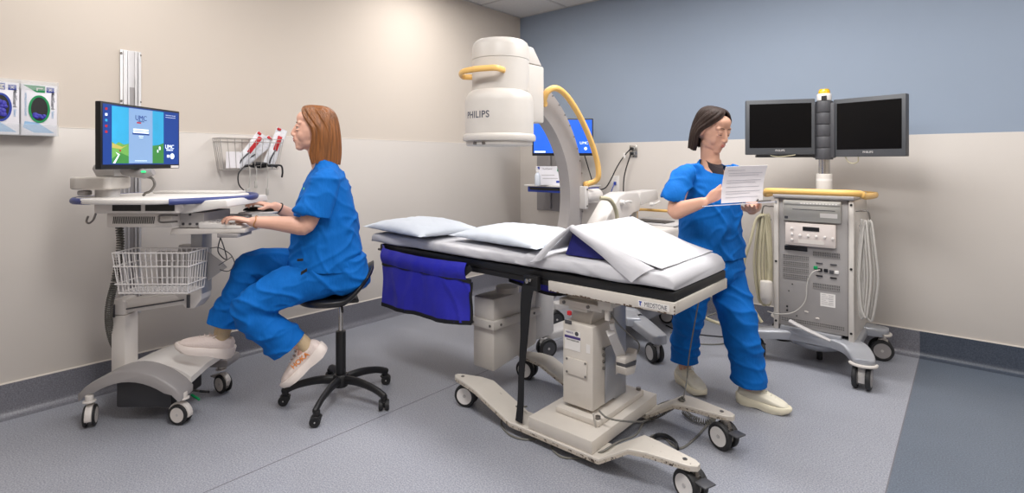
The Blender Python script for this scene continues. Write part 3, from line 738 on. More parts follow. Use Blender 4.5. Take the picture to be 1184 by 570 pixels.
def gp(px, py, z=0.006): return P(px, py, z=z)
m = M()
m.tube([gp(686, 478, .18), gp(690, 500, .09), gp(694, 508, .062)], 0.004, 8, 4)
tag(m.obj('cable', CABLEW), 'short pale cord dropping from the column onto the base', 'cable')
m = M()
m.tube([gp(609, 470, .10), gp(592, 471, .066), gp(582, 480, .03), gp(580, 492, .005), gp(590, 503, .005), gp(606, 508, .005), gp(622, 507, .005), gp(640, 505, .005)], 0.0045, 8, 6)
tag(m.obj('floor_cable', CABLEG), 'looped grey cable on the floor left of the table base', 'cable')
m = M()
m.tube([gp(637, 513, .005), gp(640, 521, .005), gp(652, 529, .005), gp(675, 529, .010), gp(696, 522, .064), gp(715, 511, .064), gp(735, 503, .05), gp(743, 490, .02), gp(752, 478, .006), gp(760, 469, .006), gp(772, 464, .04), gp(785, 463, .095)], 0.0045, 8, 6)
tag(m.obj('floor_cable', CABLEG), 'grey cable running over the front of the table base to the right', 'cable')
m = M()
m.tube([gp(692, 474, .19), gp(702, 483, .165), gp(722, 487, .164), gp(745, 487, .05), gp(756, 480, .008), gp(765, 474, .015), gp(776, 470, .07)], 0.0042, 8, 6)
tag(m.obj('floor_cable', CABLEG), 'grey cable from the column foot crossing the base block', 'cable')
m = M(); m.tube(coil_path([gp(752, 484, .02), gp(765, 478, .05), gp(778, 470, .09), gp(790, 461, .165)], 0.011, 0.0085), 0.0026, 6, 1)
m.tube(coil_path([gp(791, 476, .02), gp(800, 483, .018), gp(812, 487, .018), gp(822, 488, .018), gp(824, 481, .018), gp(816, 476, .02)], 0.013, 0.011), 0.0026, 6, 1)
m.tube([gp(790, 461, .165), P(794, 440, y=2.62), P(797, 410, y=2.62), P(803, 375, y=2.60), P(808, 348, y=2.585)], 0.0032, 8, 6)
tag(m.obj('coiled_cable', CABLEG), 'coiled dark grey cable hanging off the right end of the table onto the back leg', 'cable')
m = M(); m.tube([gp(818, 490, .01), gp(812, 498, .005), gp(800, 510, .005), gp(788, 518, .005), gp(778, 515, .005), gp(768, 506, .005), gp(757, 503, .005), gp(748, 508, .03)], 0.005, 8, 6)
tag(m.obj('floor_cable', CABLEG), 'grey cable on the floor between the two right casters of the table', 'cable')
m = M()
for q in range(3):
    m.tube([gp(752+q*2, 512, .02), gp(758, 505-q, .012+.008*q), gp(770, 505-q, .014+.008*q), gp(781, 511, .012+.008*q), gp(784-q, 519, .010)], 0.006, 8, 6)
tag(m.obj('cable_bundle', BLACK), 'black cable bundle on the floor behind the nearest table leg', 'cable')
# ------------------------------------------------------------------ C-arm
XC = -1.975; YC = 2.20
ca = thing('c_arm', 'cream mobile X-ray C-arm reaching over the patient table', 'x-ray machine', (-1.95, 3.45, 0))
def ring2(rf, z, n=56): return [V((XC+rf*math.cos(2*PI*k/n), YC+rf*math.sin(2*PI*k/n), z)) for k in range(n)]
m = M()
m.lathe([(0.0, 1.362), (0.178, 1.362), (0.184, 1.368), (0.184, 1.386), (0.198, 1.388), (0.201, 1.394), (0.201, 1.414), (0.197, 1.422), (0.190, 1.426), (0.189, 1.60), (0.184, 1.628), (0.172, 1.648), (0.155, 1.662), (0.12, 1.668), (0, 1.668)], (XC, YC, 0), seg=64)
m.obj('intensifier_housing', CREAM, ca)
m = M()
m.lathe([(0.0, 1.66), (0.158, 1.66), (0.158, 1.832)], (XC, YC+0.01, 0), seg=56)
m.b2((XC-0.085, YC+0.02, 1.50), (XC+0.085, YC+0.30, 1.832), 0.012)
m.obj('camera_housing', CREAM, ca)
m = M()
m.lathe([(0.0, 1.834), (0.159, 1.834), (0.158, 1.90), (0.150, 1.925), (0.135, 1.938), (0.0, 1.948)], (XC, YC+0.01, 0), seg=56)
m.prism([(0.05, 1.834), (0.288, 1.834), (0.205, 1.93), (0.05, 1.938)], 0.16, frame((XC-0.08, YC, 0), (0, 1, 0), (0, 0, 1)), 0.008)
m.obj('top_cap', CREAM, ca)
m = M()
vd = math.atan2(-YC, -XC)                      # towards the camera
pts = [V((XC+0.160*math.cos(vd-1.42+0.0), YC+0.160*math.sin(vd-1.42), 1.772))]
A0 = vd+0.16; A1 = vd-2.2
pts = []
for k in range(11):
    a = A0+(A1-A0)*k/10; q = 0.215 if 1 <= k <= 9 else 0.150
    pts.append(V((XC+q*math.cos(a), YC+q*math.sin(a), 1.757)))
m.tube(pts, [(0.010, 0.016)]*len(pts), 14, 5, ref=(0, 0, 1)); 
o = m.obj('ring_handle', YEL, ca)
# lettering wraps round the drum
m = M(); am = vd-0.70
def wrapcyl(co): 
    a = am+co.x/0.190; q = 0.1895+co.z
    return V((XC+q*math.cos(a), YC+q*math.sin(a), 1.522+co.y))
m.text('PHILIPS', 0.050, None, ext=0.0006, bold=0.022, sp=1.12, fn=wrapcyl, sx=0.9)
m.obj('lettering', INK, ca)
m = M()
for da in (-0.75, -0.45): m.lathe([(0, -0.004), (0.008, -0.004), (0.008, 0.012), (0, 0.012)], (XC+0.184*math.cos(vd+da), YC+0.184*math.sin(vd+da), 1.372), (math.cos(vd+da), math.sin(vd+da), 0), 12)
m.obj('bolt', DMETAL, ca)
# the C
YCC, ZCC, RI, RO = YC+0.05, 1.05, 0.585, 0.765
m = M(); prof = [(RI, -0.04), (RI+0.008, 0.032), (RO-0.03, 0.032), (RO-0.03, 0.022), (RO, 0.022), (RO, -0.04)]
rings = []
for k in range(81):
    a = math.radians(-74+(62+74)*k/80)
    rings.append([V((XC+q[1], YCC+q[0]*math.cos(a), ZCC+q[0]*math.sin(a))) for q in prof])
m.loft(rings)
m.obj('arc', mat('warm_grey_enamel', (158, 152, 149), 0.42), ca, label='warm grey C-shaped arc')
m = M()
for k in range(19):
    a = math.radians(-60+k*6.5); m.cyl((XC+0.026, YCC+(RO-0.014)*math.cos(a), ZCC+(RO-0.014)*math.sin(a)), (XC+0.032, YCC+(RO-0.014)*math.cos(a), ZCC+(RO-0.014)*math.sin(a)), 0.005, seg=8)
m.obj('stud', CHROME, ca, kind='stuff')
def AP(px, py, dx=0.05): return P(px, py, x=XC+dx)
m = M()
m.tube([AP(628, 120), AP(632, 107, .09), AP(643, 102, .12), AP(656, 112, .12), AP(670, 134, .12), AP(682, 160, .12), AP(690, 185, .12), AP(692, 202, .12), AP(689, 209, .10), AP(681, 212, .06), AP(676, 213, .045)], 0.0185, 14, 6)
for q in ((628, 120), (677, 213)):
    p = AP(q[0], q[1], .045); m.cyl(p, p+V((.02, 0, 0)), 0.020, seg=20, bev=0.003)
m.obj('grab_handle', YEL, ca)
# X-ray tube housing under the table
m = M(); ty0, ty1 = 2.10, 2.50; tx0, tx1 = -2.10, -1.925
m.b2((tx0+0.012, ty0+0.012, 0.415), (tx1-0.012, ty1-0.012, 0.535), 0.01)
m.prism([(ty0+0.01, 0.145), (ty1-0.015, 0.205), (ty1-0.01, 0.40), (ty0+0.01, 0.40)], tx1-tx0-0.02, frame((tx0+0.01, 0, 0), (0, 1, 0), (0, 0, 1)), 0.01)
m.obj('tube_housing', CREAM, ca)
m = M(); m.b2((tx0-0.006, ty0-0.008, 0.375), (tx1+0.006, ty1+0.01, 0.418), 0.004); m.obj('housing_band', CREAM, ca)
for q in ((tx0+0.03, 0), (tx1-0.02, 0)):
    M().cyl((q[0], ty0-0.008, 0.395), (q[0], ty0-0.012, 0.395), 0.007, seg=12).obj('screw', DMETAL, ca)
for yy in (ty0+0.05, ty1-0.06):
    M().cyl((tx1+0.006, yy, 0.395), (tx1+0.010, yy, 0.395), 0.007, seg=12).obj('screw', DMETAL, ca)
M().cyl((XC-0.03, 2.3, 0.53), (XC-0.03, 2.3, 0.565), 0.07, 0.065, 32).obj('collimator', CREAM, ca)
m = M(); m.b2((XC-0.06, ty1-0.03, 0.22), (XC+0.045, ty1+0.16, 0.50), 0.02); m.obj('tube_yoke', LGREY, ca)
# cross arm, elbow body and column
m = M(); yA = YCC+RO
p0 = P(672, 233, x=XC+0.03); 
m.b2((XC-0.03, p0.y-0.02, 0.965), (XC+0.075, p0.y+0.02, 1.115), 0.006)
m.cyl((XC+0.03, p0.y+0.02, 1.045), (XC+0.03, p0.y+0.20, 1.045), 0.048, seg=28, bev=0.004); m.mm(1)
for zz in (0.985, 1.095): m.cyl((XC+0.075, p0.y, zz), (XC+0.080, p0.y, zz), 0.006, seg=8)
m.obj('arc_carriage', [WARMW, DMETAL], ca)
xb0, xb1 = XC-0.04, XC+0.10
def BP(px, py): 
    p = P(px, py, x=xb1); return (p.y, p.z)
out = [BP(697, 262), BP(711, 236), BP(716, 227), BP(724, 222.5), BP(738, 222), BP(741, 232), BP(740, 244), BP(733, 246), BP(712, 268), BP(697, 276)]
m = M(); m.prism(out, xb1-xb0, frame((xb0, 0, 0), (0, 1, 0), (0, 0, 1)), 0.012, 3); m.obj('elbow_body', WARMW, ca)
out = [BP(741.5, 222.2), BP(760, 219.5), BP(762, 222), BP(762, 231), BP(741.5, 237.5)]
m = M(); m.prism(out, xb1-xb0-0.01, frame((xb0+0.005, 0, 0), (0, 1, 0), (0, 0, 1)), 0.008, 2); m.obj('cross_arm', WARMW, ca)
for q, r_ in (((718, 234), 0.020), ((752, 236), 0.016)):
    p = P(q[0], q[1], x=xb1); m = M(); m.cyl(p-V((.002, 0, 0)), p+V((.03, 0, 0)), r_, r_*0.8, 18, 0.004); m.tube([p+V((.022, 0, 0)), p+V((.028, .05, .006)), p+V((.026, .10, .016 if q[0] > 730 else 0.0))], [0.009, 0.008, 0.010], 10, 3, ends='round'); m.obj('lock_lever', WHITE, ca)
pc = P(727, 252, x=XC+0.02)
m = M(); m.cyl((XC+0.02, pc.y, 0.70), (XC+0.02, pc.y, 1.0), 0.062, seg=28); m.obj('lift_column', CHROME, ca)
m = M(); m.b2((XC-0.22, 3.42, 0.24), (XC+0.36, 4.15, 0.80), 0.03, 3); m.obj('cabinet', WARMW, ca)
m = M(); m.b2((XC-0.20, 3.72, 0.80), (XC+0.35, 4.13, 0.812), 0.005); m.mm(1); m.b2((XC-0.02, 3.78, 0.812), (XC+0.25, 3.95, 0.818)); m.obj('control_top', [LGREY, BLACK], ca)
m = M(); hy = 4.10
m.tube([(-2.075, 4.0, 0.81), (-2.075, 4.0, 0.865), (-2.055, 4.0, 0.885), (-1.9, 4.0, 0.887), (-1.66, 4.0, 0.885), (-1.64, 4.0, 0.865), (-1.64, 4.0, 0.81)], 0.0115, 12, 5)
m.obj('push_handle', YEL, ca)
m = M(); hs = lambda px, py: P(px, py, x=XC+0.14)
m.tube([P(694, 229, x=XC+.1), hs(705, 231), hs(712, 243), hs(714, 258), hs(714, 275)], 0.014, 12, 6); m.obj('hose', CABLEO, ca)
# wheeled feet of the C-arm
def foot(path, w_, zt, h, nm='base_leg', mt=None):
    m = M(); rings = []; n = len(path)
    ps, rr = spline([V(p) for p in path], [(q, q) for q in w_], 4)
    for i, (p, q) in enumerate(zip(ps, rr)):
        t = ps[min(len(ps)-1, i+1)]-ps[max(0, i-1)]; t.z = 0; t.normalize(); s_ = t.cross(UP)*q[0]; b = 0.014
        rings.append([p-s_-UP*h, p+s_-UP*h, p+s_*1.0-UP*b, p+s_*0.93-UP*b*0.3, p+s_*0.8, p-s_*0.8, p-s_*0.93-UP*b*0.3, p-s_-UP*b])
    e = ps[-1]; t = (ps[-1]-ps[-2]); t.z = 0; t.normalize()
    for k in range(1, 5):
        a = k/4*PI/2*0.96; q = rr[-1][0]*math.cos(a); p = e+t*rr[-1][0]*math.sin(a)*0.9; s_ = t.cross(UP)*q; b = 0.014
        rings.append([p-s_-UP*h, p+s_-UP*h, p+s_-UP*b, p+s_*0.93-UP*b*0.3, p+s_*0.8, p-s_*0.8, p-s_*0.93-UP*b*0.3, p-s_-UP*b])
    m.loft(rings); return m.obj(nm, mt or SILV, ca, sharp=0.9)
m = M(); m.b2((XC-0.20, 3.36, 0.12), (XC+0.22, 4.10, 0.24), 0.03, 3); m.obj('base', SILV, ca)
a_, b_ = P(752, 372, z=0.20), P(762, 386, z=0.185)
foot([(XC+0.05, 3.50, 0.235), (XC+0.22, 3.30, 0.235), a_+V((-.08, -.02, .02)), b_], [0.09, 0.085, 0.065, 0.05], 0, 0.055)
caster(ca, b_.x-0.03, b_.y+0.0, -0.6, r=0.062, gap=0.024, tw=0.024, ztop=0.145, disc=LGREY, body=LGREY, off=0.02)
a_ = P(645, 372, z=0.16)
foot([(XC-0.02, 3.45, 0.215), (XC-0.06, 3.2, 0.19), (-2.10, 3.0, 0.165), (-2.12, 2.84, 0.16)], [0.09, 0.085, 0.07, 0.055], 0, 0.045, mt=LGREY)
caster(ca, -2.10, 2.80, -2.0, r=0.062, gap=0.024, tw=0.024, ztop=0.128, disc=DGREY, body=LGREY, off=0.02)
foot([(XC-0.10, 3.6, 0.215), (-2.3, 3.5, 0.20), (-2.42, 3.38, 0.19)], [0.08, 0.07, 0.05], 0, 0.05, mt=LGREY)
caster(ca, -2.43, 3.36, -2.2, r=0.062, gap=0.024, tw=0.024, ztop=0.145, disc=DGREY, body=LGREY, off=0.02)
caster(ca, -1.82, 4.02, 0.3, r=0.058, gap=0.024, tw=0.024, ztop=0.13, disc=LGREY, body=LGREY, off=0.02)

# ------------------------------------------------------------------ second workstation on the back wall
ws = thing('wall_workstation', 'wall mounted workstation arm with blue rimmed shelf in the far corner', 'workstation', P(640, 245, y=YB-0.03))
xw0, xw1 = P(620, 200, y=YB-0.04).x, P(651, 200, y=YB-0.04).x
m = M(); m.b2((xw0, YB-0.03, 0.78), (xw1, YB-0.005, 1.50), 0.004); m.b2((xw0+0.10, YB-0.05, 0.80), (xw0+0.19, YB-0.03, 1.45), 0.004); m.obj('wall_track', GREYP, ws)
sx0, sx1 = P(611, 214, y=YB-0.35).x, P(676, 214, y=YB-0.35).x; zs = 1.055
m = M(); m.b2((sx0, YB-0.42, zs-0.012), (sx1, YB-0.06, zs+0.006), 0.006); m.obj('shelf', WHITE, ws)
m = M(); m.b2((sx0+0.03, YB-0.40, zs-0.065), (sx1, YB-0.10, zs-0.0125), 0.006); m.obj('drawer', ROYAL, ws)
m = M(); m.b2((sx0+0.06, YB-0.404, zs-0.045), (sx1-0.03, YB-0.4005, zs-0.020)); m.obj('drawer_slot', BLACK, ws)
m = M(); m.box(((sx0+sx1)/2, YB-0.12, 1.30), (0.12, 0.16, 0.10), 0.01); m.obj('screen_bracket', DGREY, ws)
SCRB = mat('screen_blue', (20, 84, 196), 0.4, emit=0.75, var=0.05); SCRB2 = mat('screen_azure', (30, 130, 236), 0.4, emit=0.85, var=0.03); SCRW = mat('screen_white', (220, 230, 245), 0.4, emit=0.8, var=0.0)
# the screen itself faces into the room
dS = 4.86
pa, pb = P(615.5, 180, d=dS), P(686, 180, d=dS); F = frame(pa, pb-pa, (0, 0, 1)); Wd = (pb-pa).length; Hh = (P(650, 137, d=dS)-P(650, 180, d=dS)).length
m = M(F); m.b2((0, 0, -0.035), (Wd, Hh, 0), 0.004); mon = m.obj('monitor', BLACK, ws)
m = M(F); m.mm(0); m.b2((0.012, 0.024, 0.0002), (Wd-0.012, Hh-0.012, 0.0012))
m.mm(1); n = 12
pts = [(0.05+0.36*math.sin(k/n*PI/2)*1.0, Hh-0.013-(Hh-0.04)*(1-math.cos(k/n*PI/2))) for k in range(n+1)]
pts2 = [(0.05+0.36*math.sin(k/n*PI/2)*0.78, Hh-0.013-(Hh-0.04)*(1-math.cos(k/n*PI/2))*1.0) for k in range(n+1)]
m.prism(pts+pts2[::-1][0:-1], 0.0006, Matrix.Translation((0, 0, 0.0013)))
m.mm(2); m.b2((0.02, 0.028, 0.0013), (0.12, 0.042, 0.0018)); m.text('UMC', 0.035, Matrix.Translation((Wd-0.085, 0.115, 0.0016)))
m.lathe([(0, 0), (0.014, 0), (0.014, 0.0006), (0, 0.0006)], (Wd-0.07, 0.065, 0.0013), seg=20)
m.obj('screen', [SCRB, SCRB2, SCRW], mon)
g0 = P(620, 211, d=4.95); g0.z = zs+0.0065
t = thing('glove_box', 'white glove carton with green end lying on the far wall shelf', 'glove box', g0)
F = frame(g0, RT, FW) ; gw = 0.235
m = M(F); m.b2((0, 0, 0), (gw, 0.10, 0.175), 0.003); m.obj('carton', CARTON, t)
F2 = frame(g0-FW*0.0006, RT, UP)
m = M(F2); m.prism([(gw*0.84, 0.172), (gw, 0.172), (gw, 0.10), (gw*0.82, 0.13)], 0.0006, Matrix()); m.mm(1); m.b2((0.012, 0.145, 0), (0.032, 0.17, .0006)); m.b2((gw-.05, 0.02, 0), (gw-0.02, 0.04, .0006))
m.mm(2); m.b2((0.05, 0.09, 0), (0.17, 0.094, .0006)); m.b2((0.06, 0.06, 0), (0.20, 0.064, .0006)); m.text('MediGuard', 0.02, Matrix.Translation((0.10, 0.150, .0006)))
m.obj('printed_label', [GREEN, ROYAL, GREYP], t)
b0 = P(621.5, 212, d=4.84); b0.z = zs+0.0065
t = thing('sanitizer_bottle', 'small clear pump bottle in front of the carton on the far shelf', 'bottle', b0)
m = M(); m.lathe([(0, 0), (0.024, 0), (0.026, 0.006), (0.026, 0.09), (0.018, 0.108), (0.010, 0.115), (0.010, 0.12), (0, 0.12)], b0, seg=20); m.obj('bottle_body', mat('frosted_plastic', (206, 212, 222), 0.3), t)
m = M(); m.lathe([(0, 0.12), (0.012, 0.12), (0.012, 0.132), (0.004, 0.134), (0.004, 0.15), (0, 0.15)], b0, seg=14); m.box(b0+V((-0.01, 0, 0.152)), (0.035, 0.012, 0.008), 0.003); m.obj('pump', WHITE, t)

# outlets and cords on the back wall
t = thing('power_outlet', 'steel duplex outlet plate with two black plugs at the paint line', 'power outlet', P(732, 182, y=YB-0.006))
a_, b_ = P(728, 182, y=YB-0.006), P(737, 168, y=YB-0.006)
m = M(); m.b2((a_.x, YB-0.0105, a_.z), (b_.x, YB-0.0042, b_.z), 0.002); m.obj('plate', CHROME, t)
cxo = (a_.x+b_.x)/2
for zz in (a_.z+0.035, b_.z-0.03):
    M().cyl((cxo, YB-0.0106, zz), (cxo, YB-0.013, zz), 0.017, seg=20).obj('socket', LGREY, t)
for k, (zz, lab) in enumerate(((b_.z-0.03, 'black power cord sagging left from the upper socket to the far screen'), (a_.z+0.035, 'black power cord dropping straight down from the lower socket'))):
    t = thing('cable', lab, 'power cord', (cxo, YB-0.03, zz))
    M().box((cxo-0.004, YB-0.030, zz), (0.03, 0.032, 0.028), 0.008).obj('plug', BLACK, t)
    m = M(); yo = YB-0.045
    if k == 0: pts = [(cxo-0.005, yo, zz)] + [P(q[0], q[1], y=yo) for q in ((722, 180), (714, 192), (706, 208), (700, 217), (692, 219), (686, 212), (682, 200), (679, 190), (676, 180))]
    else: pts = [(cxo-0.005, yo, zz)] + [P(q[0], q[1], y=yo) for q in ((727, 185), (723, 198), (721, 212), (721, 235), (721, 250))]
    m.tube(pts, 0.0055, 8, 6); m.obj('cord', BLACK, t)
    if k == 0: M().box(P(722, 180, y=yo), (0.02, 0.012, 0.05), 0.004).obj('white_tag', WHITE, t)
t = thing('data_outlet', 'white data outlet plate with blue network plug under the steel outlet', 'data outlet', P(711, 223, y=YB-0.006))
a_, b_ = P(707, 223, y=YB-0.006), P(716, 203, y=YB-0.006)
m = M(); m.b2((a_.x, YB-0.0095, a_.z), (b_.x, YB-0.0042, b_.z), 0.002); m.obj('plate', WHITE, t)
t2 = thing('network_cable', 'short blue network cable hanging from the white data outlet', 'cable', P(711, 212, y=YB-0.03))
p = P(711, 212, y=YB-0.022); M().box(p, (0.018, 0.024, 0.03), 0.003).obj('plug', ROYAL, t2)
M().tube([p+V((0, -.01, -.01)), P(708, 218, y=YB-0.05), P(706, 226, y=YB-0.04), P(706, 236, y=YB-0.03)], 0.004, 8, 5).obj('cord', ROYAL, t2)
# ------------------------------------------------------------------ monitor cart by the back wall
mc = thing('monitor_cart', 'grey and cream equipment cart with two dark monitors on a pole', 'equipment cart', (-0.73, 3.95, 0))
kx0, kx1, ky0, ky1, kz0, kz1 = -0.952, -0.512, 3.70, 4.20, 0.235, 1.045
PANELG = mat('cabinet_grey', (158, 154, 152), 0.45)
m = M(); m.b2((kx0+0.03, ky0+0.004, kz0), (kx1-0.03, ky1, kz1), 0.006); m.obj('cabinet', PANELG, mc)
for xx in (kx0, kx1-0.0295):
    m = M(); m.b2((xx, ky0-0.006, kz0-0.03), (xx+0.0295, ky1+0.004, kz1), 0.008); m.obj('side_post', CREAM, mc)
for xx in (kx0+0.015, kx1-0.015):
    for zz in (1.02, 0.64, 0.26):
        M().cyl((xx, ky0-0.006, zz), (xx, ky0-0.010, zz), 0.007, seg=12).obj('screw', BLACK, mc)
m = M(); m.b2((kx0-0.004, ky0-0.014, kz1), (kx1+0.004, ky1+0.006, kz1+0.03), 0.01, 3); m.obj('top', LGREY, mc)
def KP(px, py, dy=0.0):
    p = P(px, py, y=ky0+dy); return (p.x, p.z)
KF = frame((0, ky0+0.004, 0), (1, 0, 0), (0, 0, 1))       # z of this frame looks out of the front
def kb(m, x0, y0, x1, y1, z0, z1, bev=0.0):
    a = KP(x0, y1); b = KP(x1, y0); m.b2((a[0], a[1], z0), (b[0], b[1], z1), bev)
def kc(px, py): a = KP(px, py); return a
# recorder
ax0, ax1, az0, az1 = kc(906, 262)[0], kc(973, 262)[0], 0.905, 1.035
m = M(KF); m.b2((ax0, az0, 0), (ax1, az1, 0.022), 0.006); m.b2((ax0+0.004, az1-0.026, 0.022), (ax1-0.004, az1-0.008, 0.026), 0.002)
u = m.obj('video_printer', mat('silver_grey_case', (176, 174, 168), 0.35, 0.2), mc)
m = M(KF); m.b2((ax0+0.055, 0.977, 0.0222), (ax1-0.03, 0.981, 0.0226)); m.b2((ax0+0.01, 0.918, 0.0222), (ax0+0.03, 0.934, 0.023)); m.obj('slot', DGREY, u)
m = M(KF); m.b2((ax1-0.11, 0.935, 0.0222), (ax1-0.018, 0.962, 0.0228)); 
for k in range(12): m.b2((ax0+0.10+k*0.017, az1-0.020, 0.026), (ax0+0.112+k*0.017, az1-0.014, 0.0265))
m.obj('label', [WHITE], u, kind='stuff')
# control panel
bx0_, bx1_, bz0_, bz1_ = kc(909, 290)[0], kc(967, 290)[0], 0.755, 0.895
m = M(KF); m.b2((bx0_, bz0_, 0), (bx1_, bz1_, 0.03), 0.005); m.b2((bx0_+0.012, bz0_+0.012, 0.030), (bx1_-0.012, bz1_-0.012, 0.032), 0.001)
u = m.obj('control_panel', mat('pale_panel', (214, 204, 198), 0.45), mc)
m = M(KF); m.b2((bx0_+0.10, bz1_-0.045, 0.032), (bx1_-0.085, bz1_-0.020, 0.034)); m.obj('display', BLACK, u)
for q in ((0.04, .105), (0.04, .07), (0.04, .035), (.085, .065), (.13, .065), (.175, .065), (.22, .065), (.262, .06)):
    M(KF).cyl((bx0_+q[0], bz0_+q[1], .032), (bx0_+q[0], bz0_+q[1], .039), .0075, seg=14, bev=.002).obj('button', WHITE, u)
M(KF).b2((bx0_+0.075, bz0_+0.018, .032), (bx0_+0.215, bz0_+0.040, .0328)).obj('label', CREAM, u)
# lower half: slot, vents, sockets, sticker
fx = ax0
M(KF).b2((fx+0.005, 0.718, 0.0), (fx+0.135, 0.745, 0.004), 0.001).obj('drive_slot', BLACK, mc)
VENT = mat('vent_shadow_plate', (104, 102, 100), 0.7)
def vent(x0, x1, z0, z1, rows, cols):
    m = M(KF); m.b2((x0, z0, 0), (x1, z1, 0.0015)); m.mm(1)
    for j in range(rows+1): zz = z0+(z1-z0)*j/rows; m.b2((x0, zz-0.0012, 0.0015), (x1, zz+0.0012, 0.0035))
    for i in range(cols+1): xx = x0+(x1-x0)*i/cols; m.b2((xx-0.0012, z0, 0.0015), (xx+0.0012, z1, 0.0035))
    m.obj('vent', [VENT, PANELG], mc)
for k in range(4): vent(fx-0.004, fx+0.142, 0.676-0.040*k-0.014, 0.676-0.040*k+0.012, 2, 18)
vent(fx+0.165, fx+0.31, 0.695, 0.725, 2, 16); vent(fx+0.165, fx+0.31, 0.500, 0.532, 2, 16); vent(kx0+0.045, kx1-0.05, 0.265, 0.29, 2, 34)
for k, (dx, zz, mt_) in enumerate(((0.18, .625, GREEN), (0.205, .615, BLACK), (0.235, .615, BLACK), (0.265, .61, DGREY), (0.292, .61, WHITE), (.20, .578, BLACK), (.275, .575, BLACK), (.20, .655, DGREY), (.275, .655, DGREY))):
    m = M(KF); w_ = 0.011 if k < 5 else 0.018; m.b2((fx+dx-w_, zz-(0.010 if k < 5 else 0.004), 0), (fx+dx+w_, zz+(0.010 if k < 5 else 0.004), 0.006), 0.002); m.obj('socket', mt_, mc)
m = M(KF); m.b2((fx+0.205, 0.395, 0), (fx+0.285, 0.475, 0.0012)); m.mm(1)
for k in range(6): m.b2((fx+0.212, 0.465-k*0.011, 0.0013), (fx+0.235+0.01*(k % 3), 0.467-k*0.011, 0.0017)); m.b2((fx+0.25, 0.463-k*0.011, 0.0013), (fx+0.275, 0.466-k*0.011, 0.0017))
m.obj('sticker', [WHITE, GREYP], mc)
for dx, zz in ((.03, .46), (.02, .36), (.02, .335), (.075, .31), (.05, .505)): M(KF).cyl((fx+dx, zz, 0), (fx+dx, zz, 0.003), 0.004 if dx != .02 else 0.006, seg=10).obj('screw', BLACK, mc)
for dx, zz in ((.13, .345), (.19, .315)): M(KF).box((fx+dx, zz, 0.003), (.022, .010, .006), .003).obj('latch', CREAM, mc)
m = M(); yb_ = ky0-0.03
m.tube([(fx+0.205, ky0-0.004, .615), (fx+0.17, yb_, .60), (fx+0.14, yb_, .53), (fx+0.13, yb_, .42), (fx+0.07, yb_, .34), (fx-0.02, yb_, .31), (kx0-0.03, yb_, .315)], 0.0035, 8, 6); m.obj('cable', CABLEW, mc)
# yellow rail round the top
zr = 1.092
m = M(); ro = 0.035
m.tube([(kx1+0.06, 4.05, zr-0.03), (kx1+0.05, ky0+0.02, zr-0.02), (kx1+0.035, ky0-0.03, zr-0.004), (kx1-0.01, ky0-0.075, zr), (kx1-0.1, ky0-0.085, zr), (kx0+0.06, ky0-0.085, zr), (kx0-0.02, ky0-0.07, zr-0.002), (kx0-0.045, ky0-0.02, zr-0.012), (kx0-0.06, ky0+0.06, zr-0.03), (kx0-0.06, 4.05, zr-0.03), (kx0, 4.2, zr-0.03), (kx1, 4.2, zr-0.03), (kx1+0.06, 4.05, zr-0.03)][:-1], [(0.013, 0.019)]*12, 12, 6, closed=True, ref=(0, 0, 1))
m.obj('rail', YEL, mc)
# pole, joint column and beacon
pxc, pyc = -0.722, 4.0
m = M(); m.cyl((pxc, pyc, kz1+0.03), (pxc, pyc, 1.197), 0.046, seg=32, bev=0.004); m.mm(1); m.lathe([(0.0462, 1.150), (0.0464, 1.150), (0.0464, 1.165), (0.0462, 1.165)], (pxc, pyc, 0), seg=32); m.obj('pole_sleeve', [CREAM, WHITE], mc)
M().cyl((pxc, pyc, 1.19), (pxc, pyc, 1.30), 0.033, seg=28).obj('pole', CHROME, mc)
m = M()
for k in range(5): m.cyl((pxc, pyc, 1.29+k*0.077), (pxc, pyc, 1.29+(k+1)*0.077-0.003), 0.052, seg=32, bev=0.003)
m.b2((pxc-0.066, pyc-0.03, 1.30), (pxc+0.066, pyc+0.03, 1.66), 0.01); m.obj('joint_column', DGREY, mc)
m = M(); m.cyl((pxc, pyc, 1.675), (pxc, pyc, 1.722), 0.043, seg=28, bev=0.005); m.mm(1); m.b2((pxc-0.008, pyc-0.046, 1.676), (pxc+0.022, pyc-0.036, 1.705)); m.obj('beacon_base', [WHITE, BLACK], mc)
m = M(); m.lathe([(0, 1.722), (0.034, 1.722), (0.033, 1.742), (0.026, 1.752), (0, 1.753)], (pxc, pyc, 0), seg=28); m.obj('beacon', mat('amber_lens', (226, 176, 20), 0.25, var=0.1, scale=40), mc)
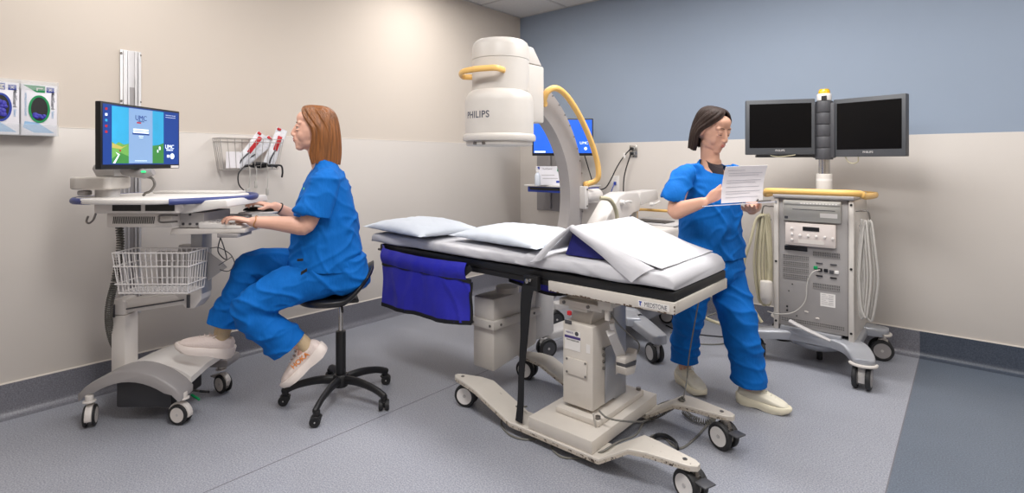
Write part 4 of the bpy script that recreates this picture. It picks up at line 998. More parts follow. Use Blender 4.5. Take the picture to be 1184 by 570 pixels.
def screen_unit(pl, pr, dl, dr, pt, pb, side):
    A = P(pl, pb, d=dl); B = P(pr, pb, d=dr); B.z = A.z; W_ = (B-A).length; ztop = P(pl, pt, d=dl).z; H_ = ztop-A.z
    F = frame(A, B-A, (0, 0, 1)); m = M(F)
    m.prism([(0, 0), (W_, 0), (W_, H_), (0, H_)], 0.05, Matrix.Translation((0, 0, -0.05)), 0.005); m.mm(0)
    m.b2((W_*0.15, H_*0.15, -0.085), (W_*0.85, H_*0.85, -0.05), 0.01)
    u = m.obj('monitor', mat('graphite_bezel', (74, 76, 80), 0.5), mc)
    m = M(F); bz = W_*0.052; m.b2((bz, H_*0.125, 0.0002), (W_-bz, H_-H_*0.075, 0.0012)); m.obj('screen', mat('dark_lcd', (9, 8, 9), 0.3, spec=.15), u)
    m = M(F); m.text('PHILIPS', 0.018, Matrix.Translation((W_*0.5, H_*0.075, 0.0004)), bold=0.01); m.obj('lettering', LGREY, u)
    for k in range(6):
        M(F).b2((W_*0.34+k*W_*0.055, H_*0.028, 0.0002), (W_*0.34+k*W_*0.055+0.010, H_*0.043, 0.002), 0.001).obj('button', DGREY, u)
    c = F @ V((W_/2, H_*0.45, -0.085)); q = V((pxc, pyc, c.z))
    e = F @ V((W_*(0.9 if side < 0 else 0.1), H_*0.45, -0.075))
    m = M(); m.tube([c, e, q], 0.022, 12, 1); m.obj('mounting_arm', DGREY, mc)
    return F, W_, H_
F, W_, H_ = screen_unit(862.5, 942.5, 3.62, 3.50, 116.3, 179.0, -1)
m = M(F); m.b2((W_*0.16, -0.018, -0.07), (W_, -0.0005, -0.01), 0.004); m.obj('base_plate', BLACK, mc)
m = M(F); m.tube([(W_*.36, -0.004, .003), (W_*.42, -0.012, .004), (W_*.52, -0.013, .004), (W_*.66, -0.006, .003), (W_*.72, -0.001, 0)], 0.0028, 6, 5); m.obj('cable', CABLEO, mc)
F, W_, H_ = screen_unit(963.5, 1047.5, 3.46, 3.13, 115.3, 181.4, 1)
m = M(F); m.tube([(W_*.16, 0.0, -.02), (W_*.2, -0.03, -.02), (W_*.27, -0.042, -.02), (W_*.34, -0.03, -.02), (W_*.345, 0.0, -.02)], 0.0035, 6, 5); m.obj('cable', CABLEO, mc)
# base of the cart
def kfoot(path, w_, zt):
    m = M(); rings = []; ps, rr = spline([V(p) for p in path], w_, 4)
    def ring(p, q, h, t):
        s_ = t.cross(UP)*q; b = 0.016
        return [p-s_*0.9-UP*h, p+s_*0.9-UP*h, p+s_-UP*b, p+s_*0.95-UP*b*0.3, p+s_*0.8, p-s_*0.8, p-s_*0.95-UP*b*0.3, p-s_-UP*b]
    for i, (p, q) in enumerate(zip(ps, rr)):
        t = ps[min(len(ps)-1, i+1)]-ps[max(0, i-1)]; t.z = 0; t.normalize(); rings.append(ring(p, q[0], q[1], t))
    e, q = ps[-1], rr[-1]
    for k in range(1, 6):
        a = k/5*PI/2*0.96; rings.append(ring(e+t*q[0]*math.sin(a)*0.9, q[0]*math.cos(a), q[1], t))
    m.loft(rings); u = m.obj('base_leg', SILV, mc, sharp=0.9)
    pts = []
    for k in range(-6, 7):
        a = k/6*1.45; pts.append(e+t*math.cos(a)*(q[0]+0.006)*0.95+t.cross(UP)*math.sin(a)*(q[0]+0.006)-UP*(q[1]-0.012))
    M().tube(pts, (0.009), 8, 2, ref=(0, 0, 1)).obj('bumper', CREAM, u)
m = M(); m.prism([(kx0+0.0, ky0-0.02), (kx1+0.02, ky0-0.02), (kx1+0.02, ky1+0.02), (kx0+0.0, ky1+0.02)], 0.06, Matrix.Translation((0, 0, 0.150)), 0.015, 3)
m.lathe([(0, 0.09), (0.10, 0.095), (0.16, 0.12), (0.18, 0.15), (0, 0.15)], ((kx0+kx1)/2, 3.86, 0), seg=30)
m.obj('base', SILV, mc)
kfoot([(-0.62, 3.76, 0.215), (-0.52, 3.70, 0.21), (-0.47, 3.63, 0.185), (-0.45, 3.56, 0.175)], [(.08, .06), (.075, .06), (.065, .05), (.058, .045)], 0)
kfoot([(-0.84, 3.76, 0.215), (-0.94, 3.70, 0.21), (-1.01, 3.67, 0.20), (-1.06, 3.66, 0.195)], [(.07, .06), (.06, .055), (.055, .05), (.052, .048)], 0)
kfoot([(-0.62, 4.12, 0.215), (-0.50, 4.15, 0.215), (-0.44, 4.17, 0.205)], [(.08, .06), (.07, .055), (.058, .05)], 0)
kfoot([(-0.84, 4.12, 0.215), (-0.96, 4.15, 0.215), (-1.02, 4.17, 0.205)], [(.08, .06), (.07, .055), (.058, .05)], 0)
m = M(); a_, b_ = P(913, 371, y=ky0-0.05), P(960, 394, y=ky0-0.06); m.tube([a_, a_.lerp(b_, .5)+V((0, -.01, .0)), b_], [(0.010, 0.022), (0.010, 0.026), (0.008, 0.016)], 10, 5, ref=(0, -1, 0)); m.obj('foot_lever', LGREY, mc)
m = M(); m.prism([KP(903, 375), KP(973, 389), KP(973, 394), KP(903, 383)], 0.10, frame((0, ky0-0.02, 0), (1, 0, 0), (0, 0, 1)) @ Matrix.Translation((0, 0, -0.10)), 0.004); m.obj('front_apron', SILV, mc)
m = M(); m.cyl((-0.73, 3.9, 0.005), (-0.73, 3.9, 0.10), 0.018, seg=14); m.obj('ground_post', BLACK, mc)
caster(mc, -0.455, 3.56, 1.55, r=0.066, gap=0.040, tw=0.024, ztop=0.135, disc=GREYP, body=WHITE, off=0.01)
caster(mc, -0.43, 4.17, 0.25, r=0.066, gap=0.040, tw=0.024, ztop=0.158, disc=GREYP, body=WHITE, off=0.01)
caster(mc, -1.055, 3.66, 2.2, r=0.066, gap=0.040, tw=0.024, ztop=0.15, disc=GREYP, body=WHITE, off=0.01)
caster(mc, -1.02, 4.17, 0.25, r=0.066, gap=0.040, tw=0.024, ztop=0.158, disc=GREYP, body=WHITE, off=0.01)
# hooks and hanging cable coils
def hook(x, s):
    m = M(); y = ky0+0.05
    m.tube([(x, y, .98), (x+s*.025, y, .985), (x+s*.03, y-.03, .985), (x+s*.065, y-.035, .985), (x+s*.075, y-.035, .93), (x+s*.06, y-.035, .90), (x+s*.02, y-.03, .90)], 0.0045, 8, 4); m.obj('hook', DMETAL, mc)
hook(kx0, -1); hook(kx1, 1)
for xx, s_, ln in ((kx1, 1, .0), (kx0, -1, .0)):
    m = M(); 
    for k in range(5):
        x0_ = xx+s_*(.035+.011*k); w2 = .018+.006*k; bot = .34+.03*rnd.random(); y = ky0+0.015-0.012*(k % 3)
        m.tube([(x0_-s_*w2, y, .60), (x0_-s_*w2*.6, y, .80), (x0_, y, .935), (x0_+s_*w2*.5, y-.012, .80), (x0_+s_*w2*.9, y-.015, .60), (x0_+s_*w2*.4, y-.010, bot+.05), (x0_, y, bot), (x0_-s_*w2*.7, y, bot+.06)], 0.0062 if s_ > 0 else 0.0085, 8, 5, closed=True)
    t_ = m.obj('hanging_cable', CABLEW if s_ > 0 else CABLEO)
    tag(t_, 'bundle of pale grey cable loops hung on the right side hook of the equipment cart' if s_ > 0 else 'bundle of olive cream cable loops hung on the left side hook of the equipment cart', 'cable')
m = M(); x = kx0-0.095; y = ky0-0.02
m.tube([(kx0-.05, y, .93), (kx0-.10, y, .90), (kx0-.13, y-.03, .75), (kx0-.17, y-.03, .60), (kx0-.17, y-.03, .42), (kx0-.10, y-.02, .30), (kx0-.06, y-.02, .24)], 0.009, 10, 6)
tag(m.obj('thick_hose', CABLEO), 'thick olive hose curving down beside the left side of the equipment cart', 'hose')
hx0 = kx0-0.03
m = M(); m.lathe([(0, .37), (.02, .37), (.033, .40), (.036, .41), (.036, .505), (.033, .512), (0, .512)], (hx0-0.002, ky0-0.05, 0), seg=28)
t_ = m.obj('probe_holder', CREAM, mc)
# loose hoses lying behind the walking person
m = M(); m.tube([P(775, 345, y=3.1), P(790, 352, y=3.25), P(812, 366, y=3.4), P(835, 375, y=3.5), P(862, 380, y=3.6)], 0.010, 8, 6)
tag(m.obj('slack_hose', CABLEO), 'slack cream hose slung between the C-arm and the equipment cart', 'hose')
for k, (pts, lb) in enumerate(((((775, 385), (790, 378), (812, 368), (828, 362)), 'thin dark cable rising behind the walking person, topmost of three'), (((770, 376), (790, 384), (830, 389), (868, 391), (885, 398)), 'thin dark cable lying behind the walking person, middle of three'), (((776, 388), (795, 396), (830, 398), (860, 392), (880, 385)), 'thin dark cable sagging to the floor behind the walking person, lowest of three'))):
    m = M(); m.tube([P(q[0], q[1], z=0.005) if k else P(q[0], q[1], y=3.5) for q in pts], 0.0045, 8, 6); tag(m.obj('slack_cable', CABLEG if k != 1 else BLACK), lb, 'cable')

# ------------------------------------------------------------------ stool
S0 = V((-2.665, 1.60, 0))
st = thing('rolling_stool', 'black saddle stool on five casters with the seated person on it', 'stool', S0)
fdir = V((-0.488, -0.873, 0)).normalized(); ldir = V((0.873, -0.488, 0)).normalized()
S0 = P(385, 452, z=0.0)
cs = [P(317, 466, z=0.02), P(364, 488, z=0.02), P(438, 465, z=0.02), P(431, 436, z=0.02)]
c_ = V((sum(q.x for q in cs[:1]+cs[2:3])/2, sum(q.y for q in cs[:1]+cs[2:3])/2, 0))
S0 = V((-2.555, 1.575, 0)); st.location = S0; st.matrix_world = rotz(S0, 0)
a0 = math.atan2(cs[1].y-S0.y, cs[1].x-S0.x)
m = M()
m.lathe([(0, .075), (.036, .075), (.042, .085), (.04, .13), (.034, .14), (0, .14)], S0, seg=28)
for k in range(5):
    a = a0+k*2*PI/5; d_ = V((math.cos(a), math.sin(a), 0))
    m.tube([S0+d_*.02+UP*.112, S0+d_*.12+UP*.115, S0+d_*.22+UP*.098, S0+d_*.285+UP*.072], [(.018, .024), (.016, .022), (.013, .019), (.014, .018)], 12, 5, ref=(0, 0, 1), ends='round')
m.obj('star_base', BLACK, st, sharp=0.9)
for k in range(5):
    a = a0+k*2*PI/5; d_ = V((math.cos(a), math.sin(a), 0)); p = S0+d_*.285
    caster(st, p.x, p.y, a+1.9+k*0.3, r=0.026, gap=0.012, tw=0.019, ztop=0.075, disc=BLACK, body=BLACK, off=0.006)
m = M(); m.cyl(S0+UP*.13, S0+UP*.37, .026, seg=24, bev=.003); m.obj('gas_lift_cover', BLACK, st)
M().cyl(S0+UP*.36, S0+UP*.53, .0125, seg=20).obj('gas_lift_piston', CHROME, st)
SL = lambda px, py, o=0.0: P(px, py, plane=(S0+ldir*o, ldir))
SF = Matrix((fdir, ldir, UP)).transposed().to_4x4(); SF.translation = S0
# saddle seat: profile from front to raised back
n = 26; rings = []
for i in range(n+1):
    u = i/n; x = 0.205-0.375*u
    top = 0.585+0.012*math.sin(u*PI)*(-1)+0.15*max(0, (u-0.55)/0.45)**1.4; th = 0.055-0.02*max(0, u-0.5)
    hw = 0.19*math.sqrt(max(0.02, 1-abs(2*u-1)**3.2))*(0.86+0.14*u)
    ring = []
    for k in range(32):
        a = 2*PI*k/32; c, s_ = math.cos(a), math.sin(a); yy = math.copysign(abs(c)**.6, c)*hw
        zz = top-th/2+math.copysign(abs(s_)**.7, s_)*th/2*(1 if abs(c) < .99 else 1)+0.018*(yy/0.19)**2*(0.3+u)
        ring.append(SF @ V((x-0.0, yy, zz)))
    rings.append(ring)
m = M().loft(rings); m.obj('seat', mat('black_vinyl_seat', (26, 26, 28), 0.35), st, sharp=1.0)
m = M(SF); m.b2((-.09, -.07, .528), (.09, .07, .545), .008); m.obj('seat_plate', BLACK, st)
m = M(SF); m.tube([(.0, .05, .535), (.0, .14, .53), (.0, .19, .52)], .006, 8, 3); m.obj('lever', BLACK, st)

# ------------------------------------------------------------------ computer cart
cc = thing('computer_cart', 'white wheeled computer workstation with blue rimmed work surface', 'computer cart', CF(-1.82, 2.76))
CCF = Matrix((RT, FW, UP)).transposed().to_4x4()          # x along the cart, y towards the wall, z up
def Wd_(px, py, d): p = P(px, py, d=d); return V((p.dot(RT), d, p.z))
def X(m): return m
# base
m = M(CCF)
def deckring(d_, x0, x1, ztop, arch):
    pts = []
    nn = 14
    for k in range(nn+1):
        u = k/nn; pts.append((x0+(x1-x0)*u, ztop[0]+(ztop[1]-ztop[0])*math.sin(u*PI)**0.8))
    return [V((x, d_, z)) for x, z in pts]+[V((x, d_, z-0.045 if 0.12 < (x-x0)/(x1-x0) < 0.88 else z-0.03)) for x, z in pts[::-1]]
m.loft([deckring(2.56, -2.08, -1.60, (.150, .262), 1), deckring(2.57, -2.09, -1.59, (.155, .272), 1), deckring(2.66, -2.07, -1.59, (.165, .282), 1)]); m.obj('base_bumper', GREYP, cc, sharp=0.9)
m = M(CCF)
m.loft([deckring(2.6605, -2.03, -1.60, (.200, .272), 1), deckring(2.80, -1.99, -1.595, (.224, .268), 1), deckring(2.95, -1.96, -1.58, (.232, .270), 1), deckring(3.01, -1.95, -1.58, (.228, .262), 1)]); m.obj('base_deck', WHITE, cc, sharp=0.9)
for g0_, g1_ in ((-1.665, -1.545), (-2.05, -1.92)): M(CCF).b2((g0_, 2.90, .15), (g1_, 3.045, .20), .02).obj('rear_foot', GREYP, cc)
m = M(CCF); m.b2((-1.93, 2.60, .075), (-1.66, 2.86, .215), .01); m.obj('battery_box', mat('charcoal_box', (52, 52, 56), .5), cc)
m = M(CCF)
p = Wd_(222, 455, 2.66); m.tube([(-1.64, 2.70, .12), (-1.585, 2.68, .125), (-1.55, 2.66, .13)], .006, 8, 3); m.mm(1); m.tube([(-1.62, 2.70, .095), (-1.56, 2.66, .09)], .006, 8, 1)
m.mm(2); m.tube([(-1.555, 2.662, .13), (-1.50, 2.64, .135)], .006, 8, 1); m.obj('release_pedal', [DMETAL, GREEN, BLACK], cc)
def wc(r, d): p = CF(r, d); return p.x, p.y
for (r_, d_, a) in ((-2.035, 2.575, YAW-1.1), (-1.615, 2.60, YAW-0.15), (-1.60, 2.955, YAW+PI-0.5), (-2.0, 2.97, YAW+1.2)):
    x_, y_ = wc(r_, d_); caster(cc, x_, y_, a, r=0.050, gap=0.024, tw=0.012, ztop=0.155, disc=WARMW, body=WARMW, off=0.016, hood=True, pedal=(GREYP if r_ > -1.7 and d_ > 2.9 else None))
# pillar, parallel arm and upper column
m = M(CCF); m.b2((-2.025, 2.69, .185), (-1.950, 2.79, .50), .012); m.prism([(-2.025, .50), (-1.950, .50), (-1.952, .565), (-1.970, .582), (-2.005, .582), (-2.025, .565)], .10, frame((0, 2.79, 0), (1, 0, 0), (0, 0, 1)), .008); m.obj('lower_column', WARMW, cc)
m = M(CCF); m.b2((-2.018, 2.686, .49), (-2.001, 2.692, .555), .002); m.obj('slot', DGREY, cc)
m = M(CCF); m.prism([(-1.98, .572), (-1.64, .61), (-1.60, .61), (-1.60, .555), (-1.66, .55), (-1.98, .505)], .07, frame((0, 2.775, 0), (1, 0, 0), (0, 0, 1)), .006); m.obj('parallel_arm', WARMW, cc)
m = M(CCF); m.tube([(-1.98, 2.70, .525), (-1.66, 2.70, .575)], .004, 6, 1); m.obj('gas_strut', DGREY, cc)
m = M(CCF); m.prism([(-1.72, .64), (-1.575, .64), (-1.575, .575), (-1.61, .53), (-1.655, .53), (-1.72, .61)], .09, frame((0, 2.795, 0), (1, 0, 0), (0, 0, 1)), .005); m.mm(1); m.b2((-1.646, 2.698, .535), (-1.632, 2.7048, .60)); m.obj('arm_bracket', [WARMW, DGREY], cc)
m = M(CCF); m.b2((-1.635, 2.71, .60), (-1.572, 2.80, 1.03), .008); m.obj('upper_column', SILV, cc)
m = M(CCF); m.prism([(-1.70, .85), (-1.60, .85), (-1.60, .62), (-1.735, .62)], .05, frame((0, 2.77, 0), (1, 0, 0), (0, 0, 1)), .004); m.obj('column_cover', LGREY, cc)
m = M(CCF); m.prism([(-1.80, .82), (-1.60, .82), (-1.60, .64), (-1.80, .64)], .012, frame((0, 2.72, 0), (1, 0, 0), (0, 0, 1)), .003); m.mm(1)
for q in ((-1.78, .77), (-1.70, .77), (-1.64, .77), (-1.78, .68), (-1.64, .68)): m.cyl((q[0], 2.7075, q[1]), (q[0], 2.703, q[1]), .006, seg=10)
m.obj('basket_plate', [LGREY, DMETAL], cc)
m = M(CCF); m.prism([(-1.57, .81), (-1.50, .76), (-1.47, .73), (-1.57, .66)], .006, frame((0, 2.76, 0), (1, 0, 0), (0, 0, 1)), .001)
m.mm(1); m.tube([(-1.55, 2.74, .83), (-1.50, 2.73, .835), (-1.44, 2.73, .80), (-1.42, 2.73, .75), (-1.45, 2.73, .715), (-1.50, 2.74, .72)], .0022, 6, 5); m.tube([(-1.50, 2.73, .745), (-1.43, 2.73, .79)], .002, 6, 1)
m.obj('side_plate', [LGREY, DGREY], cc)
# wire basket
m = M(CCF); g0, g1, h0, h1, zb0, zb1 = -1.90, -1.535, 2.535, 2.69, .645, .840
r_ = .0028
for z, e in ((zb1, 0), (.775, .003), (.69, .008), (zb0, .018)):
    cn = [(g0+e, h0+e), (g1-e, h0+e), (g1-e, h1), (g0+e, h1)]
    for k in range(4): m.cyl((cn[k][0], cn[k][1], z), (cn[(k+1) % 4][0], cn[(k+1) % 4][1], z), r_*1.25, seg=6)
e = .018
for k in range(15):
    u = k/14; xt = g0+(g1-g0)*u; xb_ = g0+e+(g1-g0-2*e)*u
    m.tube([(xt, h0, zb1), (xb_, h0+e, zb0+.01), (xb_, h0+e+.012, zb0), (xb_, h1, zb0), (xt, h1, zb1)], r_*.8, 6, 1)
for k in range(1, 7):
    u = k/7; yt = h0+(h1-h0)*u
    for s_ in (0, 1): m.cyl((g0 if s_ == 0 else g1, yt, zb1), (g0+e if s_ == 0 else g1-e, yt, zb0), r_*.8, seg=6)
    m.cyl((g0+e, yt, zb0), (g1-e, yt, zb0), r_*.8, seg=6)
m.obj('wire_basket', WIREW, cc)
# vent unit, hook, drawers
m = M(CCF); a_, b_ = Wd_(123, 263, 2.50), Wd_(184, 246, 2.50); m.b2((a_.x, 2.50, a_.z), (b_.x+.06, 2.72, b_.z), .006); m.obj('power_unit', WARMW, cc)
m = M(CCF)
for k in range(26):
    x = a_.x+.03+k*(b_.x-a_.x-.05)/26; m.prism([(x, a_.z+.018), (x+.004, a_.z+.018), (x+.008, b_.z-.018), (x+.004, b_.z-.018)], .0008, frame((0, 2.4995, 0), (1, 0, 0), (0, 0, 1)))
m.obj('vent_slot', BLACK, cc, kind='stuff')
m = M(CCF); a_, b_ = Wd_(108, 247, 2.46), Wd_(205, 233, 2.46); m.b2((a_.x, 2.46, a_.z), (b_.x, 2.98, b_.z), .008); bay = m.obj('cable_bay', WARMW, cc)
m = M(CCF)
for u0, u1 in ((130, 163), (168, 202)):
    c0, c1 = Wd_(u0, 244, 2.46), Wd_(u1, 233.5, 2.46); m = M(CCF); m.b2((c0.x, 2.4585, c0.z), (c1.x, 2.4598, c1.z)); m.obj('opening', BLACK, bay)
m = M(CCF); q = [Wd_(u, v, 2.47) for u, v in ((111, 246), (108, 254), (103, 258), (100, 256), (102, 250))]; m.tube(q, .0045, 8, 5); m.obj('hook', DMETAL, cc)
m = M(CCF); m.prism([(Wd_(205, 233, 2.5).x+.002, Wd_(205, 233, 2.5).z), (Wd_(260, 229, 2.5).x, 1.095), (Wd_(262, 236, 2.5).x, 1.06), (Wd_(215, 246, 2.5).x, 1.03), (Wd_(205, 246, 2.5).x+.002, 1.03)], .42, frame((0, 2.93, 0), (1, 0, 0), (0, 0, 1)), .008); m.obj('drawer', WHITE, cc)
m = M(CCF); q = [Wd_(u, v, 2.48) for u, v in ((205, 249), (186, 249), (184, 252), (186, 257), (205, 256))]; m.tube(q, .0045, 8, 5); m.obj('handle', DMETAL, cc)
m = M(CCF); a_, b_ = Wd_(206, 263, 2.56), Wd_(236, 246, 2.56); m.b2((a_.x, 2.56, a_.z), (b_.x, 2.80, b_.z), .004); m.mm(1)
for u, v in ((212, 259), (220, 259), (228, 259), (220, 248)): q = Wd_(u, v, 2.56); m.cyl((q.x, 2.556, q.z), (q.x, 2.5605, q.z), .006, seg=10)
m.obj('tray_bracket', [LGREY, DGREY], cc)
m = M(CCF); m.prism([(Wd_(198, 264, 2.54).x, .955), (Wd_(283, 264, 2.54).x, .955), (Wd_(283, 268, 2.54).x, .935), (Wd_(196, 270, 2.54).x, .925)], .26, frame((0, 2.80, 0), (1, 0, 0), (0, 0, 1)), .004); m.obj('keyboard_tray', WARMW, cc)
m = M(CCF); a_ = Wd_(248, 268, 2.5); m.b2((a_.x, 2.52, .915), (Wd_(272, 268, 2.5).x, 2.66, .932), .003); m.obj('tray_clip', GREYP, cc)
mx0, mx1 = Wd_(284, 242, 2.86).x, Wd_(322, 242, 2.86).x
m = M(CCF); m.b2((mx0, 2.78, 1.000), (mx1, 2.97, 1.010), .003); m.b2((Wd_(262, 250, 2.8).x, 2.79, .965), (mx0+.05, 2.83, .999), .004); m.obj('mouse_platform', LGREY, cc)
m = M(CCF); m.tube([Wd_(236, 252, 2.8), Wd_(245, 262, 2.8), Wd_(252, 270, 2.78), Wd_(258, 283, 2.78), Wd_(262, 300, 2.78), Wd_(252, 290, 2.78), Wd_(257, 268, 2.78)], .0028, 6, 6); m.obj('cable', DGREY, cc)
# work surface with blue bumper
zs_ = 1.105
out = []
raw = [(-2.085, 2.60), (-2.05, 2.50), (-1.95, 2.43), (-1.80, 2.405), (-1.62, 2.415), (-1.52, 2.50), (-1.44, 2.62), (-1.40, 2.75), (-1.42, 2.88), (-1.50, 2.98), (-1.72, 3.02), (-1.95, 3.02), (-2.06, 2.92), (-2.09, 2.76)]
ps, _ = spline([V((a, b, 0)) for a, b in raw], [(0, 0)]*len(raw), 5, closed=True)
m = M(CCF); m.prism([(p.x, p.y) for p in ps], .026, Matrix.Translation((0, 0, zs_-.026)), .008, 3); m.obj('work_surface', WHITE, cc)
m = M(CCF); raw2 = [(-1.93, 2.44), (-2.03, 2.475), (-2.085, 2.54), (-2.11, 2.62), (-2.11, 2.76), (-2.08, 2.92), (-1.97, 3.035), (-1.72, 3.035), (-1.50, 3.0), (-1.41, 2.93), (-1.355, 2.82), (-1.35, 2.72), (-1.40, 2.60), (-1.47, 2.505), (-1.52, 2.455), (-1.56, 2.425)]
m.tube([(a, b, zs_-.012) for a, b in raw2], (.016, .013), 10, 5) if False else m.tube([(a, b, zs_-.014) for a, b in raw2], [(.013, .015)]*len(raw2), 10, 5, ref=(0, 0, 1)); m.obj('bumper_rail', NAVYR, cc)
m = M(CCF); m.b2((-1.92, 2.85, zs_), (-1.47, 2.95, zs_+.012), .004); m.obj('back_lip', WHITE, cc)
# monitor mount and monitor
m = M(CCF)
q = [(-2.10, 2.56), (-2.09, 2.52), (-2.05, 2.50), (-1.91, 2.50), (-1.895, 2.52), (-1.90, 2.66), (-1.95, 2.70), (-2.06, 2.70), (-2.10, 2.66)]
m.prism(q, .060, Matrix.Translation((0, 0, 1.142)), .010, 3); m.obj('mount_cover', CREAM, cc)
m = M(CCF); m.cyl((-1.97, 2.60, zs_), (-1.97, 2.60, 1.143), .05, seg=24); m.box((-2.05, 2.56, 1.125), (.04, .05, .025), .008); m.obj('mount_foot', LGREY, cc)
m = M(CCF); m.prism([(-1.99, 1.203), (-1.90, 1.203), (-1.90, 1.25), (-1.93, 1.262), (-2.0, 1.262), (-2.01, 1.24)], .10, frame((0, 2.65, 0), (1, 0, 0), (0, 0, 1)), .006); m.obj('mount_arm', LGREY, cc)
m = M(CCF); m.tube([(-1.93, 2.60, 1.235), (-1.86, 2.62, 1.225), (-1.80, 2.62, 1.215), (-1.76, 2.62, 1.225)], [.018, .026, .024, .016], 12, 4); m.mm(1); m.box((-1.792, 2.594, 1.226), (.022, .006, .008), .002); m.obj('tilt_joint', [GREYP, mat('green_led', (40, 220, 120), .4, emit=1.2)], cc)
m = M(CCF); m.tube([(-1.80, 2.62, 1.20), (-1.765, 2.62, 1.19), (-1.755, 2.62, 1.16), (-1.775, 2.62, 1.13), (-1.80, 2.62, 1.12), (-1.81, 2.62, 1.107)], .006, 8, 5); m.obj('cable_clip', DMETAL, cc)
A_ = P(116.5, 196, d=2.375); B_ = P(207.5, 192.3, d=2.88); B_.z = A_.z
F = frame(A_, B_-A_, (0, 0, 1)); W_ = (B_-A_).length; H_ = P(116.5, 116.5, d=2.375).z-A_.z
m = M(F); m.b2((0, 0, -.028), (W_, H_, 0), .003); m.b2((W_*.3, H_*.1, -.05), (W_*.7, H_*.7, -.0285), .01); mon = m.obj('monitor', BLACK, cc)
m = M(CCF); c0 = CCF.inverted() @ (F @ V((W_*.45, H_*.25, -.05))); m.tube([c0, (c0.x-.06, c0.y, c0.z-.04), (-1.93, 2.62, 1.255)], .016, 12, 3); m.obj('screen_arm', GREYP, cc)
x0s, x1s, y0s, y1s = .010, W_-.008, .022, H_-.010
SC = dict(sky=mat('screen_sky', (50, 160, 206), .4, emit=.32, var=.12, scale=5), nav=mat('screen_navy', (22, 58, 132), .4, emit=.36, var=.05), pan=mat('screen_panel', (128, 160, 200), .4, emit=.30, var=.03, scale=3), g1=mat('screen_hill', (104, 160, 76), .4, emit=.4, var=.12), g2=mat('screen_field', (60, 128, 60), .4, emit=.34, var=.15), wh=SCRW, rd=RED, org=mat('screen_ochre', (170, 160, 80), .4, emit=.55))
mats = [SC[k] for k in ('sky', 'nav', 'pan', 'g1', 'g2', 'wh', 'rd', 'org')]
m = M(F); sw, sh = x1s-x0s, y1s-y0s
X_ = lambda u: x0s+sw*u
Y_ = lambda v: y0s+sh*v
m.mm(1); m.b2((x0s, y0s, .0002), (x1s, y1s, .0010))
m.mm(0); m.b2((X_(.10), Y_(.02), .0011), (X_(.77), Y_(.98), .0014))
m.mm(3); m.prism([(X_(.10), Y_(.02)), (X_(.30), Y_(.02)), (X_(.30), Y_(.36)), (X_(.24), Y_(.34)), (X_(.18), Y_(.38)), (X_(.14), Y_(.34)), (X_(.10), Y_(.38))], .0003, Matrix.Translation((0, 0, .0015)))
m.mm(4); m.prism([(X_(.60), Y_(.02)), (X_(.77), Y_(.02)), (X_(.77), Y_(.40)), (X_(.70), Y_(.36)), (X_(.60), Y_(.34))], .0003, Matrix.Translation((0, 0, .0015)))
m.prism([(X_(.10), Y_(.10)), (X_(.10), Y_(.02)), (X_(.30), Y_(.02)), (X_(.30), Y_(.14)), (X_(.2), Y_(.20))], .0003, Matrix.Translation((0, 0, .0018)))
m.mm(7); m.prism([(X_(.10), Y_(.36)), (X_(.22), Y_(.30)), (X_(.28), Y_(.33)), (X_(.2), Y_(.26)), (X_(.10), Y_(.28))], .0003, Matrix.Translation((0, 0, .0021)))
m.mm(5); m.prism([(X_(.11), Y_(.02)), (X_(.135), Y_(.02)), (X_(.19), Y_(.17)), (X_(.14), Y_(.21)), (X_(.17), Y_(.16))], .0002, Matrix.Translation((0, 0, .0024)))
m.mm(6); m.b2((X_(.185), Y_(.22), .0022), (X_(.205), Y_(.25), .0026)); m.mm(5); m.b2((X_(.70), Y_(.27), .0022), (X_(.722), Y_(.33), .0026)); m.b2((X_(.675), Y_(.22), .0022), (X_(.69), Y_(.27), .0026))
m.mm(2); m.b2((X_(.30), Y_(.02), .0019), (X_(.61), Y_(.98), .0022))
m.mm(5)
for v, w2 in ((.60, .20), (.555, .20)): m.b2((X_(.455-w2/2), Y_(v), .0023), (X_(.455+w2/2), Y_(v+.028), .0026))
for v, w2 in ((.50, .06), (.47, .05), (.06, .16)): m.b2((X_(.455-w2/2), Y_(v), .0023), (X_(.455+w2/2), Y_(v+.008), .0026))
m.b2((X_(.80), Y_(.93), .0012), (X_(.95), Y_(.935), .0014)); m.b2((X_(.80), Y_(.89), .0012), (X_(.95), Y_(.895), .0014))
m.text('UMC', .030, Matrix.Translation((X_(.86), Y_(.33), .0012))); m.text('HEALTH', .013, Matrix.Translation((X_(.86), Y_(.27), .0012)))
m.b2((X_(.82), Y_(.13), .0012), (X_(.86), Y_(.18), .0014)); m.lathe([(0, 0), (.015, 0), (.015, .0004), (0, .0004)], (X_(.90), Y_(.155), .0012), seg=20)
m.mm(1); m.text('UMC', .034, Matrix.Translation((X_(.455), Y_(.82), .0024))); m.text('HEALTH', .010, Matrix.Translation((X_(.455), Y_(.765), .0024)))
m.b2((X_(.345), Y_(.525), .0023), (X_(.565), Y_(.553), .0025))
m.mm(6); m.b2((X_(.40), Y_(.725), .0023), (X_(.455), Y_(.75), .0026))
for k in range(5): m.mm([6, 5, 0, 6, 6][k]); m.b2((X_(.025), Y_(.90-.095*k), .0012), (X_(.05), Y_(.94-.095*k), .0014))
m.obj('screen', mats, mon)
m = M(F); m.b2((W_*.87, .003, .0002), (W_*.985, .016, .001)); m.obj('asset_label', WHITE, mon)
